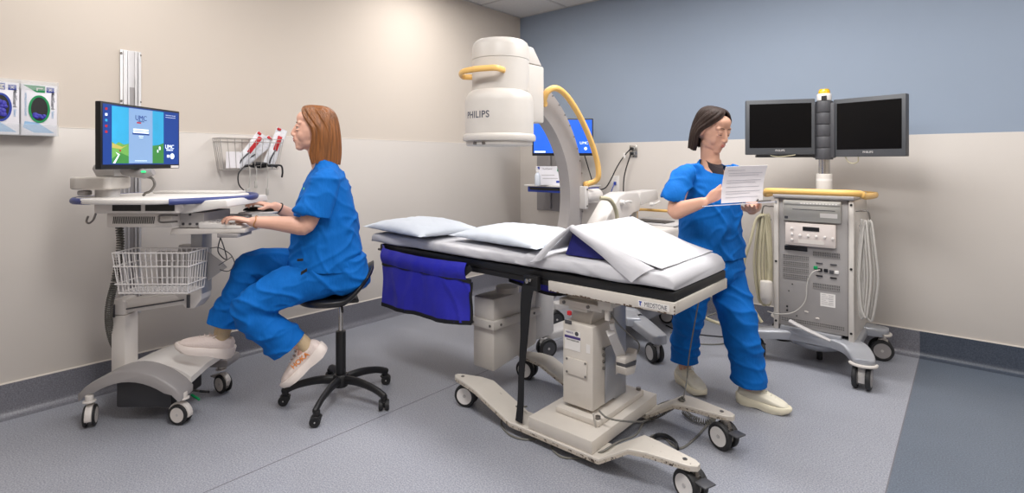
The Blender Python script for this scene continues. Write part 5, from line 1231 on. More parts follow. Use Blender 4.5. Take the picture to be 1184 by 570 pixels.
# coiled lead from the cart down to its base
pts = [Wd_(138, 262, 2.62), Wd_(139, 285, 2.62), Wd_(134, 320, 2.62), Wd_(127, 350, 2.64), Wd_(126, 375, 2.68), Wd_(132, 398, 2.74), Wd_(140, 405, 2.82)]
m = M(CCF); m.tube(coil_path(pts, .014, .0125, 9), .0042, 6, 1); m.tube([Wd_(137, 258, 2.62), Wd_(136, 262, 2.62), pts[0]], .005, 8, 3); m.obj('coiled_lead', mat('taupe_cable', (92, 90, 84), .5), cc)
# keyboard and mouse
kx = Wd_(232, 262, 2.60).x
t = thing('keyboard', 'white keyboard on the tray under the seated person\'s hand', 'keyboard', CF(kx+.06, 2.62, .9555))
m = M(CCF); k0, k1 = Wd_(231, 262, 2.55).x, Wd_(279, 262, 2.55).x
m.prism([(k0, .9555), (k1, .9555), (k1, .968), (k0, .986)], .32, frame((0, 2.86, 0), (1, 0, 0), (0, 0, 1)), .004); m.obj('case', WHITE, t)
m = M(CCF)
for i in range(5):
    for j in range(14):
        x = k0+.018+i*.033; m.box((x+.012, 2.56+j*.0205, .986-.018*(x+.012-k0)/(k1-k0)+.0025), (.018, .016, .006), .002)
m.obj('key', WHITE, t, kind='stuff')
m = M(CCF); mc_ = Wd_(293, 241, 2.885)
t = tag(M(CCF).ell((mc_.x, 2.885, 1.0115+.001), (.055, .032, .020)).obj('computer_mouse', BLACK, post=lambda b: bmesh.ops.bisect_plane(b, geom=b.verts[:]+b.edges[:]+b.faces[:], plane_co=(0, 0, 1.0112), plane_no=(0, 0, 1), clear_inner=True)), 'black computer mouse under the seated person\'s far hand', 'mouse')
m = M(CCF); q = Wd_(312, 243, 2.87); m.ell((q.x, 2.87, 1.0112+.007), (.034, .045, .012)); tag(m.obj('wrist_rest', BLACK), 'black gel wrist rest beside the mouse', 'wrist rest')
# ------------------------------------------------------------------ people
def basis(o, f, l, u):
    m = Matrix((V(f).normalized(), V(l).normalized(), V(u).normalized())).transposed().to_4x4(); m.translation = V(o); return m
def sphere_chain(m, pts, rad, seg=14, ref=None, sm=4):
    m.tube(pts, rad, seg, sm, ref=ref, ends='round')
def head_volumes(m, B):
    """head in its own frame: x forward, y left, z up, origin between the ears"""
    m2 = M(B); e = m2.ell
    e((-.018, 0, .028), (.098, .076, .090)); e((.030, 0, -.004), (.060, .066, .092)); e((.022, 0, -.052), (.060, .054, .050)); e((.050, 0, -.056), (.038, .040, .040))
    e((.066, 0, -.088), (.022, .024, .018)); e((.02, .0, -.062), (.055, .056, .035))
    for s in (-1, 1):
        e((.050, s*.034, -.026), (.030, .026, .036)); e((.069, s*.030, .036), (.014, .028, .013)); e((-.004, s*.078, .0), (.017, .007, .030))
        e((-.008, s*.079, .0), (.010, .010, .022)); e((.098, s*.011, -.026), (.010, .008, .008)); e((.078, s*.032, .019), (.012, .018, .006)); e((.078, s*.032, .000), (.011, .017, .005))
    sphere_chain(m2, [(.084, 0, .026), (.094, 0, .004), (.104, 0, -.018)], [.009, .010, .0105], 10)
    e((.099, 0, -.024), (.012, .012, .009)); e((.089, 0, -.042), (.012, .020, .010)); e((.089, 0, -.050), (.009, .022, .006)); e((.086, 0, -.060), (.011, .020, .007)); e((.076, 0, -.074), (.014, .022, .012))
    e((.05, 0, .062), (.038, .055, .04))
    me = bpy.data.meshes.new('t'); m2.bm.to_mesh(me); m.bm.from_mesh(me); bpy.data.meshes.remove(me); m2.bm.free()
def face_parts(B, body, browm, gaze=-.004, closed=None):
    for s in (-1, 1):
        if closed:
            M(B).ell((.0765, s*.031, .010), (.0105, .0140, .0085), seg=16).obj('eyelid', closed, body)
        else:
            m = M(B); m.ell((.0752, s*.031, .010), (.0100, .0120, .0060), seg=16); m.mm(1); m.ell((.0825, s*.031+0.0, .010+gaze), (.0034, .0046, .0046), seg=12)
            m.obj('eye', [EYEW, IRIS], body)
        m = M(B); zz = -.012 if closed else 0; m.tube([(.083, s*.018, .0150+zz*.8), (.0872, s*.030, .0170+zz), (.080, s*.0445, .0125+zz*.7)], [.0010, .0018, .0010], 6, 4); m.obj('eyelash', browm, body)
        m = M(B); m.tube([(.0845, s*.014, .036), (.0855, s*.030, .0410), (.076, s*.048, .036)], [(.0022, .0012), (.0028, .0012), (.0014, .0010)], 8, 4); m.obj('eyebrow', browm, body)
    m = M(B); m.ell((.0975, 0, -.0465), (.0045, .018, .0040)); m.ell((.0945, 0, -.0555), (.0050, .017, .0048)); m.obj('lips', LIP, body)
def hand(m, B, s, curl, spread=0.1, thumb=(.035, .045, -.010), sc=1.0, fl=None):
    """hand in its frame: x along the fingers, y to the thumb side, z out of the back of the hand"""
    m2 = M(B @ Matrix.Scale(sc, 4))
    m2.tube([(-.012, 0, 0), (.010, 0, 0), (.045, 0.001, .001), (.080, 0, 0)], [(.024, .015), (.030, .015), (.037, .0135), (.036, .011)], 16, 4, ref=(0, 0, 1), ends='round') if False else m2.tube([(-.012, 0, 0), (.010, 0, 0), (.045, 0.001, .001), (.080, 0, 0)], [(.022, .016), (.029, .015), (.038, .0135), (.038, .0105)], 16, 4, ref=(0, 0, 1), ends='round')
    for k in range(4):
        y0 = .029-.0195*k; L = [.070, .078, .073, .057][k]; a = spread*(1.5-k)/1.5; base = V((.078-.004*abs(k-1.2), y0, 0)); c = curl[k] if isinstance(curl, (list, tuple)) else curl
        p = base; d = V((math.cos(a), math.sin(a), 0)); pts = [V((.055, y0*.9, 0)), p]; ang = c*0.35
        for q, seg in enumerate((.46, .31, .23)):
            dd = V((d.x*math.cos(ang), d.y*math.cos(ang), -math.sin(ang))); p = p+dd*L*seg; pts.append(p); ang += c*(1.0 if q == 0 else .7)
        sphere_chain(m2, pts, [.0085, .0092, .0083, .0076, .0064], 10, sm=3)
    sphere_chain(m2, [V((.010, .018, -.004)), V((.028, .034, -.008)), V(thumb), V(thumb)+V((.026, .008 if thumb[1] > .03 else 0, -.006))], [.014, .0125, .0095, .0075], 10, sm=3)
    me = bpy.data.meshes.new('t'); m2.bm.to_mesh(me); m.bm.from_mesh(me); bpy.data.meshes.remove(me); m2.bm.free()
def opened(planes, caps=()):
    """cut clean hems: (point, outward normal, reach); hollow out the cuffs given as caps"""
    def post(b, late=False):
        for p, n in (caps if late else ()):
            mv = []
            for v in b.verts:
                q = v.co-p; h = q.dot(n); r = (q-n*h).length
                if abs(h) < .010 and r < .052: mv.append(v)
            for v in mv: v.co -= n*.035
        for p, n, r in (() if late else planes):
            p = V(p); n = V(n).normalized()
            g = [f for f in b.faces if (f.calc_center_median()-p).length < r]
            es = set(); vs = set()
            for f in g: es.update(f.edges); vs.update(f.verts)
            bmesh.ops.bisect_plane(b, geom=list(vs)+list(es)+g, dist=1e-5, plane_co=p, plane_no=n)
            kill = [f for f in b.faces if (f.calc_center_median()-p).dot(n) > 1e-4 and (f.calc_center_median()-p).length < r]
            bmesh.ops.delete(b, geom=kill, context='FACES')
            loose = [v for v in b.verts if not v.link_faces]; bmesh.ops.delete(b, geom=loose, context='VERTS')
    return post
def folded(fn, post, th=0.003):
    def run(b):
        b.normal_update(); nv = [(v, v.normal.copy()) for v in b.verts]
        for v, n in nv: v.co += n*fn(v.co, n)
        for _ in range(3): bmesh.ops.smooth_vert(b, verts=b.verts, factor=.5, use_axis_x=True, use_axis_y=True, use_axis_z=True)
        if post: post(b)
        b.normal_update()
        if th:
            bmesh.ops.remove_doubles(b, verts=b.verts, dist=.0009); bmesh.ops.dissolve_degenerate(b, edges=b.edges[:], dist=.0005); b.normal_update()
            bmesh.ops.solidify(b, geom=b.faces[:], thickness=th)
            bad = set()
            for e in b.edges:
                if e.calc_length() > .018: bad.update(v for v in e.verts if sum(1 for q in v.link_edges if q.calc_length() > .018) >= 2 or len(v.link_edges) < 3)
            bmesh.ops.delete(b, geom=list(bad), context='VERTS')
        if post: post(b, True)
    return run
def ringloft(m, secs, seg=36, sq=2.4):
    """stacked rings: (centre, forward vec, half depth, left vec, half width)"""
    rings = []
    for c, f, a, l, w_ in secs:
        r = []
        for k in range(seg):
            t = 2*PI*k/seg; cc, ss = math.cos(t), math.sin(t)
            r.append(V(c)+V(f)*(math.copysign(abs(cc)**(2/sq), cc)*a)+V(l)*(math.copysign(abs(ss)**(2/sq), ss)*w_))
        rings.append(r)
    return m.loft(rings)
def shoe(parent, B, upm, solem, lacem, L=.27, extra=None, name='shoe', label=None, text=None):
    """frame: x to the toe, z up, origin under the ankle on the ground"""
    xs = [-.065, -.05, -.02, .02, .07, .12, .16, .185, .20]; sc = L/.27
    hw = [.028, .041, .044, .043, .045, .048, .044, .032, .012]; ht = [.086, .106, .108, .112, .100, .084, .070, .058, .042]
    m = M(B @ Matrix.Scale(sc, 4)); rings = []
    for x, w_, h in zip(xs, hw, ht):
        rings.append([V((x, math.copysign(abs(math.cos(2*PI*k/24))**.85, math.cos(2*PI*k/24))*w_*(1 if math.sin(2*PI*k/24) < .3 else .82), .028+(h-.028)*(.5+.5*math.copysign(abs(math.sin(2*PI*k/24))**.8, math.sin(2*PI*k/24))))) for k in range(24)])
    m.loft(rings)
    sh = m.obj(name, upm, parent, remesh=.004, smooth=4, post=lambda b: None, **({'label': label} if label else {}))
    m = M(B @ Matrix.Scale(sc, 4)); rings = []
    xs2 = [-.078, -.07, -.04, 0, .04, .09, .13, .17, .20, .212]; hw2 = [.018, .034, .044, .043, .041, .049, .053, .045, .026, .010]; lo = [.022, .008, .0, 0, .004, 0, 0, .004, .016, .026]; hi = [.058, .062, .058, .050, .046, .044, .042, .042, .044, .040]
    for x, w_, a, b_ in zip(xs2, hw2, lo, hi):
        rings.append([V((x, -w_*.92, a)), V((x, w_*.92, a)), V((x, w_*1.0, (a+b_)/2-.004)), V((x, w_*.99, b_-.003)), V((x, w_*.90, b_)), V((x, -w_*.90, b_)), V((x, -w_*.99, b_-.003)), V((x, -w_*1.0, (a+b_)/2-.004))])
    m.loft(rings); m.obj('sole', solem, sh, sharp=1.2)
    for k in range(5):
        x = .045+.021*k; z = .120-.0098*k-.004
        m = M(B @ Matrix.Scale(sc, 4)); m.tube([(x-.004, -.022, z-.010), (x+.004, -.012, z+.001), (x-.002, .012, z+.001), (x+.004, .022, z-.010)], .0028, 6, 3); m.obj('lace', lacem, sh)
    m = M(B @ Matrix.Scale(sc, 4)); m.tube([(.035, -.008, .112), (.028, -.03, .116), (.04, -.035, .098)], .0022, 6, 4); m.tube([(.035, .008, .112), (.028, .03, .116), (.045, .035, .10)], .0022, 6, 4); m.obj('lace', lacem, sh)
    if text:
        st_, side, mt_ = text
        def fn(co): return B @ V((sc*(.045+co.x*side), sc*(side*-.0+(-side)*0+ (-.0465 if side > 0 else .0465)), sc*(.070+co.y)))
        m = M(); m.text(st_, .036, None, ext=.002, bold=.02, fn=fn); m.obj('lettering', mt_, sh)
    return sh

# ---- seated person
sp = thing('person', 'seated person in royal blue scrubs with long auburn hair, typing at the computer cart', 'person', (S0.x, S0.y, 0))
PA = S0+V((0, 0, 0))
def SP(px, py, o=0.0): return P(px, py, plane=(PA+ldir*o, ldir))
fd, ld_ = fdir, ldir
K = .00462
m = M()
# torso under the clothes
def sec(px, py, a, w_, tilt=0): return (SP(px, py), (fd+UP*tilt).normalized(), a, ld_, w_)
ringloft(m, [sec(392, 332, .10, .13), sec(391, 318, .135, .165), sec(388, 300, .135, .165), sec(381, 270, .120, .145), sec(377, 240, .118, .150), sec(376, 217, .100, .155), sec(376, 205, .080, .13), sec(375, 195, .056, .075), sec(371, 186, .052, .058)], sq=2.2)
hc_ = SP(363, 151.5)
sphere_chain(m, [SP(376, 200), SP(371, 184), SP(366, 168)], [.060, .054, .052], 18)
HB = basis(hc_, (fd*.995+UP*.03), ld_, UP)
HB = basis(hc_, fd, ld_, UP) @ Matrix.Rotation(math.radians(-2), 4, 'Y')
head_volumes(m, HB)
# legs
kn, an = SP(290, 352, .13), SP(351, 398, .10)
kf, af = SP(288, 308, -.10), SP(257, 384, -.12)
sphere_chain(m, [SP(388, 317, .085), SP(330, 334, .115), SP(294, 352, .125)], [.080, .068, .055], 16)
sphere_chain(m, [SP(294, 354, .125), SP(322, 383, .115), an], [.050, .042, .036], 14)
sphere_chain(m, [SP(388, 313, -.085), SP(335, 308, -.10), kf], [.080, .068, .055], 16)
sphere_chain(m, [kf, SP(272, 345, -.11), af], [.050, .044, .036], 14)
# arms
shn, eln, wrn = SP(378, 206, .165), SP(354, 260, .20), SP(292, 256.5, .15)
sphere_chain(m, [SP(376, 209, .09), shn-UP*.02, shn.lerp(eln, .5), eln, eln.lerp(wrn, .25)+UP*(-.004), eln.lerp(wrn, .6), wrn], [.042, .043, .044, .043, .043, .034, .0245], 16)
shf, elf, wrf = SP(378, 206, -.165), SP(352, 258, -.21), SP(318, 238.5, -.13)
sphere_chain(m, [SP(376, 209, -.09), shf-UP*.02, shf.lerp(elf, .5), elf, elf.lerp(wrf, .25), elf.lerp(wrf, .6), wrf], [.042, .043, .044, .042, .042, .034, .0245], 16)
tgt = SP(262, 254.5, .13)
xh = (SP(270, 252, .135)-wrn).normalized(); hn = (UP+xh*.15).normalized(); yh = hn.cross(xh)
# near hand is the left one: its thumb lies on the far side
hand(m, basis(wrn+xh*.012, xh, -ld_, UP+xh*0.0), 1, [.55, .50, .52, .60], .12, thumb=(.050, .048, -.018), sc=.93)
xh2 = (SP(300, 235, -.13)-wrf).normalized()
hand(m, basis(wrf+xh2*.012, xh2, ld_, UP+xh2*.1), 1, [.50, .42, .50, .6], .10, thumb=(.048, .046, -.022), sc=.93)
for q, o in ((an, .10), (af, -.12)): pass
# feet inside the shoes
nb_toe = SP(331, 441, .08); nb_heel = SP(372, 404, .10)
fx_ = (nb_toe-nb_heel).normalized()
sphere_chain(m, [an, an+V((0, 0, -.045))+fx_*.01], [.034, .030], 12)
fb = (SP(208, 392, -.12)-SP(262, 399, -.12)).normalized()
sphere_chain(m, [af, af-UP*.05], [.034, .030], 12)
body = m.obj('body', SKIN, sp, remesh=.004, smooth=5)
HAIRM = mat('auburn_hair', (134, 82, 40), 0.42, var=.4, scale=10, bump=.5, bscale=14, stretch=(9, 9, .7))
BROWM = mat('brown_brow', (120, 80, 52), .7)
face_parts(HB, body, BROWM, gaze=-.001)
def hair(levels, B, mt_, parent, seedv=0, nT=150, nS=44, rag=.012, part=0.0):
    """levels: z, front x, back x, half width, how far the front edge lies from the middle (0..1)"""
    zs = [q[0] for q in levels]
    def at(s_):
        q = s_*(len(levels)-1); i = min(len(levels)-2, int(q)); u = q-i
        a = levels[max(0, i-1)]; b = levels[i]; c = levels[i+1]; d = levels[min(len(levels)-1, i+2)]
        return [0.5*((2*b[k])+(-a[k]+c[k])*u+(2*a[k]-5*b[k]+4*c[k]-d[k])*u*u+(-a[k]+3*b[k]-3*c[k]+d[k])*u**3) for k in range(5)]
    b = bmesh.new(); g = []
    for i in range(nS+1):
        s_ = i/nS; z, xf, xb, hw, yf = at(s_); yf = min(1, max(0, yf)); row = []
        ph0 = math.asin(yf) if yf < .999 else PI/2
        for j in range(nT+1):
            t = j/nT*2-1; sd = 1 if t >= 0 else -1; q = 1-abs(t)       # t=-1..1 runs from one front edge round the back to the other
            ph = PI-abs(t)*(PI-ph0); cx_ = (math.cos(ph)+1)/(math.cos(ph0)+1) if abs(math.cos(ph0)+1) > 1e-6 else 0
            x = xb+(xf-xb)*cx_; y = sd*hw*math.sin(ph)
            w_ = (.0045*noise.noise(V((t*11, seedv, s_*1.2)))+.0030*noise.noise(V((t*34, seedv+3, s_*1.6))))*min(1, s_*3)
            n = V((x-(xf+xb)/2*.5, y, 0)); n = n.normalized() if n.length > 1e-4 else V((0, 0, 1))
            zz = z + (rag*noise.noise(V((t*15, 9+seedv, 0)))*max(0, s_-.75)*4)
            row.append(b.verts.new(V((x, y+part*max(0, 1-s_*5), zz))+n*w_))
        g.append(row)
    for i in range(nS):
        for j in range(nT): b.faces.new((g[i][j], g[i][j+1], g[i+1][j+1], g[i+1][j]))
    bmesh.ops.remove_doubles(b, verts=b.verts, dist=.0004)
    bmesh.ops.recalc_face_normals(b, faces=b.faces); b.normal_update()
    ctr = V((-.03, 0, 0)); f0 = max(b.faces, key=lambda f: f.calc_center_median().z)
    if f0.normal.z < 0: bmesh.ops.reverse_faces(b, faces=b.faces)
    bmesh.ops.solidify(b, geom=b.faces[:], thickness=.008)
    m = M(B); m.add(b); o = m.obj('hair', mt_, parent, sharp=3); return o
LV = [(.136, .010, -.020, .010, 0), (.134, .035, -.050, .035, .0), (.126, .056, -.075, .055, .12), (.108, .066, -.098, .073, .35), (.080, .060, -.113, .084, .62), (.045, .040, -.123, .090, .86), (.010, .016, -.130, .093, .955), (-.03, .008, -.136, .092, .96), (-.07, .012, -.140, .089, .95), (-.11, .018, -.142, .086, .92), (-.145, .016, -.141, .083, .90), (-.172, .006, -.139, .080, .90)]
hair(LV, HB, HAIRM, sp, 1)
def crease(p, a):
    k = 1-abs(noise.noise(p))*2.2
    return a*max(0, k)**4-a*.2
def fold_top(co, n):
    q = HBi @ co
    return .006*noise.noise(V((co.x*9, co.y*9, co.z*5)))+crease(V((q.x*7+q.z*9, q.y*5, q.z*4)), .012)+crease(V((q.z*12-q.x*9, q.y*9, q.x*6+7)), .006)
HBi = HB.inverted()
m = M()
hb = lambda px, py, a, w_, t=0: (SP(px, py), (fd+UP*t).normalized(), a, ld_, w_)
ringloft(m, [hb(375, 314, .185, .200, -.06), hb(375, 304, .188, .205, -.06), hb(377, 288, .180, .195, -.04), hb(376.5, 262, .168, .180), hb(377, 238, .150, .182), hb(378, 217, .118, .180), hb(378, 203, .090, .175), hb(377.5, 195, .070, .145), hb(376.5, 189, .060, .105), hb(373.5, 183, .062, .076, .35), hb(371, 178, .062, .070, .45)], sq=2.3)
m.tube([SP(376, 205, .10), SP(378, 205, .160), SP(373, 220, .19), SP(363, 244, .205), SP(361, 249.5, .207)], [(.055, .055), (.060, .058), (.074, .064), (.090, .070), (.094, .072)], 28, 4, ref=ld_, ends='start')
m.tube([SP(376, 205, -.10), SP(378, 205, -.160), SP(373, 220, -.19), SP(363, 244, -.205), SP(361, 249.5, -.207)], [(.055, .055), (.060, .058), (.074, .064), (.088, .070), (.092, .072)], 28, 4, ref=ld_, ends='start')
SNn = (SP(361, 249.5, .207), (SP(361, 249.5, .207)-SP(373, 220, .19)).normalized()); SNf = (SP(361, 249.5, -.207), (SP(361, 249.5, -.207)-SP(373, 220, -.19)).normalized())
nck = (UP*.86+fd*.45).normalized()
slv = (SP(358, 256, .21)-SP(373, 220, .19)).normalized(); slf = (SP(358, 256, -.21)-SP(373, 220, -.19)).normalized()
slv = (slv*.6-UP*.4).normalized(); slf = (slf*.6-UP*.4).normalized()
hemn = (-UP+fd*.06).normalized()
top = m.obj('scrub_top', SCRUB, sp, remesh=.0055, smooth=14, post=folded(fold_top, opened([(SP(372.5, 185), nck, .13), (SP(375, 308), hemn, .34)], [SNn, SNf])))
def fold_pant(co, n): return .006*noise.noise(V((co.x*8, co.y*8, co.z*14)))+crease(V((co.x*5+co.z*6, co.y*5, co.z*9)), .013)+crease(V((co.z*14+co.x*6, co.y*9, co.x*6+3)), .006)
m = M()
ringloft(m, [sec(392, 333, .12, .15), sec(392, 326, .155, .185), sec(390, 312, .162, .190), sec(387, 298, .155, .180), sec(385, 290, .14, .165)], sq=2.4)
m.tube([SP(392, 316, .085), SP(365, 322, .10), SP(330, 334, .115), SP(300, 347, .125), SP(288, 358, .125), SP(300, 372, .12), SP(318, 386, .115), SP(335, 400, .11), SP(341, 405, .11)], [(.105, .100), (.105, .100), (.097, .093), (.088, .083), (.080, .078), (.086, .078), (.088, .078), (.094, .082), (.096, .082)], 26, 4, ref=ld_, ends='round')
m.tube([SP(392, 312, -.085), SP(365, 312, -.10), SP(330, 307, -.105), SP(302, 306, -.105), SP(288, 312, -.105), SP(281, 328, -.11), SP(270, 350, -.115), SP(260, 370, -.12), SP(257, 380, -.12)], [(.105, .100), (.103, .098), (.094, .092), (.086, .083), (.078, .078), (.076, .076), (.074, .074), (.078, .074), (.080, .074)], 26, 4, ref=ld_, ends='round')
h1 = (SP(335, 400, .11)-SP(318, 386, .115)).normalized(); h1 = (h1+(-UP)*.15+fd*(-.0)).normalized(); h2 = (SP(260, 370, -.12)-SP(270, 350, -.115)).normalized(); h2 = (h2-fd*.15).normalized()
pants = m.obj('scrub_pants', SCRUB, sp, remesh=.0055, smooth=8, post=folded(fold_pant, opened([(SP(334.5, 399.5, .11), h1, .13), (SP(259, 374, -.12), h2, .12)])))
M(basis(SP(347, 300.5, .213), fd, UP, ld_)).box((0, 0, 0), (.028, .012, .003), .001, ).obj('pocket_tag', BLACK, top)
M(basis(SP(351.5, 314, .222), (fd*.8-UP*.5), UP, ld_)).box((0, 0, 0), (.034, .016, .004), .001).obj('thigh_tag', BLACK, pants)
m = M(); m.box(SP(352.0, 222, .03)+fd*.002, (.006, .03, .045), .002, rz=math.atan2(fd.y, fd.x)); m.obj('badge', mat('lime_badge', (110, 210, 40), .5), sp)
# bracelets
m = M(); c_ = wrn.lerp(eln, .07); ax = (eln-wrn).normalized(); q = ax.cross(UP).normalized(); r2 = q.cross(ax)
m.tube([c_+(q*math.cos(t)+r2*math.sin(t))*.0295+ax*.004*math.sin(3*t) for t in [2*PI*k/20 for k in range(20)]], .0022, 6, 2, closed=True); m.obj('gold_bracelet', mat('gold', (206, 150, 84), .3, .8), sp)
m = M(); c_ = wrf.lerp(elf, .12); ax = (elf-wrf).normalized(); q = ax.cross(UP).normalized(); r2 = q.cross(ax)
m.tube([c_+(q*math.cos(t)+r2*math.sin(t))*.0305 for t in [2*PI*k/20 for k in range(20)]], .0035, 8, 2, closed=True); m.obj('black_hair_tie', BLACK, sp)
SOCK = mat('tan_sock', (196, 172, 138), .85, bump=.3, bscale=200)
SHU = mat('pale_pink_mesh', (228, 212, 204), .7, bump=.25, bscale=160); SHS = mat('cream_foam_sole', (236, 224, 216), .6, bump=.1, bscale=60); SHW = mat('cream_upper', (226, 220, 202), .65); SHW2 = mat('off_white_sole', (232, 224, 200), .6)
# near shoe hangs toe down
fn_ = fx_; up_n = (UP*1.0 - fn_*UP.dot(fn_)).normalized()
ank = an+fn_*.0
o_n = SP(357.5, 407, .10)-up_n*.062
BN = basis(o_n, fn_, up_n.cross(fn_), up_n)
M().tube([an+(kn-an).normalized()*.045, an, SP(357, 407, .10), SP(354, 411, .095)], [.042, .039, .034, .028], 18, 4, ends='round').obj('sock', SOCK, sp)
shoe(sp, BN, SHU, SHS, SHU, L=.262, text=('HOKA', -1, ORANGE))
ff = fb; up_f = (UP-ff*UP.dot(ff)).normalized()
o_f = SP(255, 399, -.12)-up_f*.055
BF = basis(o_f, ff, up_f.cross(ff), up_f)
M().tube([af+(kf-af).normalized()*.05, af, af-UP*.035, af-UP*.045+ff*.01], [.042, .039, .034, .028], 18, 4, ends='round').obj('sock', SOCK, sp)
shoe(sp, BF, SHU, SHS, SHU, L=.262)

# ---- walking person
DN = 2.93
NF = (RT*.52-FW*.85).normalized(); NL = (UP.cross(NF)).normalized()
def NP(px, py, dd=0.0): return P(px, py, d=DN+dd)
wp = thing('person', 'walking person in royal blue scrubs with brown hair, reading a clipboard behind the table', 'person', (NP(835, 455).x, NP(835, 455).y, 0))
m = M()
ns = lambda px, py, a, w_, t=0, dd=0: (NP(px, py, dd), (NF+UP*t).normalized(), a, NL, w_)
ringloft(m, [ns(824, 318, .10, .14), ns(823, 300, .115, .16), ns(822, 262, .095, .125), ns(822, 235, .105, .135), ns(822, 214, .095, .145), ns(821, 204, .07, .13), ns(821, 194, .05, .075), ns(822, 185, .05, .055)], sq=2.2)
NH = NP(823, 152, -.02)
hb_ = basis(NH, (RT*.50-FW*.86), UP.cross((RT*.50-FW*.86).normalized()), UP) @ Matrix.Rotation(math.radians(20), 4, 'Y')
sphere_chain(m, [NP(821, 200), NP(821, 182), NP(820.5, 165)], [.056, .050, .050], 18)
head_volumes(m, hb_)
# legs: the person's left leg leads
hl, kl, al = NP(838, 318, .03), NP(856, 375, -.12), NP(868, 450, -.13)
hr, kr, ar = NP(806, 318, -.03), NP(797, 368, -.02), NP(792, 424, .13)
sphere_chain(m, [NP(839, 315, .02), NP(846, 340, -.03), NP(854, 372, -.10), NP(862, 415, -.125), al], [.08, .068, .052, .046, .034], 16)
sphere_chain(m, [NP(805, 315, -.02), NP(799, 340, -.015), NP(796, 366, -.005), NP(792, 405, .10), ar], [.08, .068, .052, .044, .034], 16)
sr, er, wr = NP(792, 199, -.10), NP(780.5, 244, -.17), NP(814, 233.5, -.34)
sl, el, wl = NP(851, 199, .10), NP(871, 236, .02), P(869, 243, d=2.735)
sphere_chain(m, [NP(806, 206, -.05), sr-UP*.025, sr.lerp(er, .5), er, er.lerp(wr, .3), er.lerp(wr, .65), wr], [.04, .042, .040, .040, .040, .033, .024], 16)
sphere_chain(m, [NP(838, 206, .05), sl-UP*.025, sl.lerp(el, .5), el, el.lerp(wl, .3), el.lerp(wl, .65), wl], [.04, .042, .040, .040, .040, .033, .024], 16)
rx = (RT*.80+UP*.42-FW*.15).normalized()
hand(m, basis(wr+rx*.012, rx, (UP*.9-RT*.3).normalized(), -FW), 1, [.5, .6, .7, .75], .05, thumb=(.055, .034, .012), sc=.9) if False else hand(m, basis(wr+rx*.012, rx, UP.cross(rx)*0+(UP*.8-FW*.5).normalized(), rx.cross((UP*.8-FW*.5).normalized()).normalized()), 1, [.75, .8, .85, .9], .04, thumb=(.055, .038, -.012), sc=.9)
CB = basis(P(856, 236.5, d=2.56), RT, UP, -FW)
lx_ = (-RT*.25-FW*.88+UP*.10).normalized()
wl2 = wl+lx_*.0
ly_ = (RT*.9-UP*.1).normalized(); ly_ = (ly_-lx_*ly_.dot(lx_)).normalized(); 
lx_ = (P(862, 241, d=2.55)-wl).normalized(); ly_ = (RT-lx_*lx_.dot(RT)).normalized(); hand(m, basis(wl+lx_*.010, lx_, ly_, ly_.cross(lx_)), 1, [.25, .25, .28, .30], .06, thumb=(.055, .046, -.030), sc=.9)
sphere_chain(m, [al, V((al.x, al.y, .06))], [.034, .030], 12)
sphere_chain(m, [ar, V((ar.x, ar.y, .06))], [.034, .030], 12)
body2 = m.obj('body', SKIN2, wp, remesh=.004, smooth=5)
HAIR2 = mat('dark_brown_hair', (46, 32, 26), 0.62, spec=.25, var=.35, scale=10, bump=.5, bscale=14, stretch=(9, 9, .7))
face_parts(hb_, body2, mat('dark_brow', (60, 42, 34), .7), gaze=-.004, closed=SKIN2)
LV2 = [(.134, .010, -.020, .010, 0), (.132, .035, -.050, .035, .0), (.124, .054, -.072, .053, .10), (.106, .066, -.094, .070, .30), (.080, .066, -.108, .081, .58), (.045, .046, -.114, .086, .84), (.010, .016, -.116, .090, .97), (-.03, -.002, -.114, .090, .98), (-.065, -.004, -.110, .086, .97), (-.095, -.008, -.106, .080, .95), (-.118, -.014, -.100, .074, .93)]
hair(LV2, hb_, HAIR2, wp, 5)
hbi = hb_.inverted()
def fold2(co, n): return .006*noise.noise(V((co.x*8, co.y*8, co.z*5)))+crease(V((co.x*6+co.z*6, co.y*6, co.z*4)), .013)+crease(V((co.z*12-co.x*6, co.y*9, co.x*6+3)), .006)
m = M()
ringloft(m, [ns(822, 300, .152, .200), ns(822, 292, .152, .198), ns(821.5, 270, .142, .182), ns(821.5, 245, .135, .172), ns(821.5, 222, .130, .172), ns(821, 206, .108, .172), ns(821, 198, .085, .150), ns(821, 192, .068, .105), ns(821, 187, .062, .076, .25), ns(821.5, 182, .062, .070, .35)], sq=2.3)
m.tube([NP(808, 202, -.05), NP(793, 201, -.10), NP(784, 214, -.13), NP(777.5, 226, -.152), NP(776, 231, -.155)], [(.055, .055), (.058, .058), (.062, .058), (.066, .058), (.068, .058)], 28, 4, ref=NL, ends='start')
m.tube([NP(836, 202, .05), NP(850, 201, .10), NP(858, 214, .09), NP(865, 227, .063), NP(867, 232, .06)], [(.055, .055), (.058, .058), (.062, .058), (.066, .058), (.068, .058)], 28, 4, ref=NL, ends='start')
TNr = (NP(775, 232, -.155), (NP(775, 232, -.155)-NP(784, 214, -.13)).normalized()); TNl = (NP(867, 232, .06), (NP(867, 232, .06)-NP(858, 214, .09)).normalized())
s1 = (NP(775, 230, -.155)-NP(784, 214, -.13)).normalized(); s1 = (s1*.7-UP*.3).normalized(); s2 = (NP(866, 229, .06)-NP(858, 214, .09)).normalized(); s2 = (s2*.7-UP*.3).normalized()
nk = (UP*.80+NF*.60).normalized()
top2 = m.obj('scrub_top', SCRUB, wp, remesh=.0055, smooth=14, post=folded(fold2, opened([(NP(822, 187.5), nk, .13), (NP(822, 296), -UP, .30)], [TNr, TNl])))
m = M(); c_ = NP(823, 190, -.02)
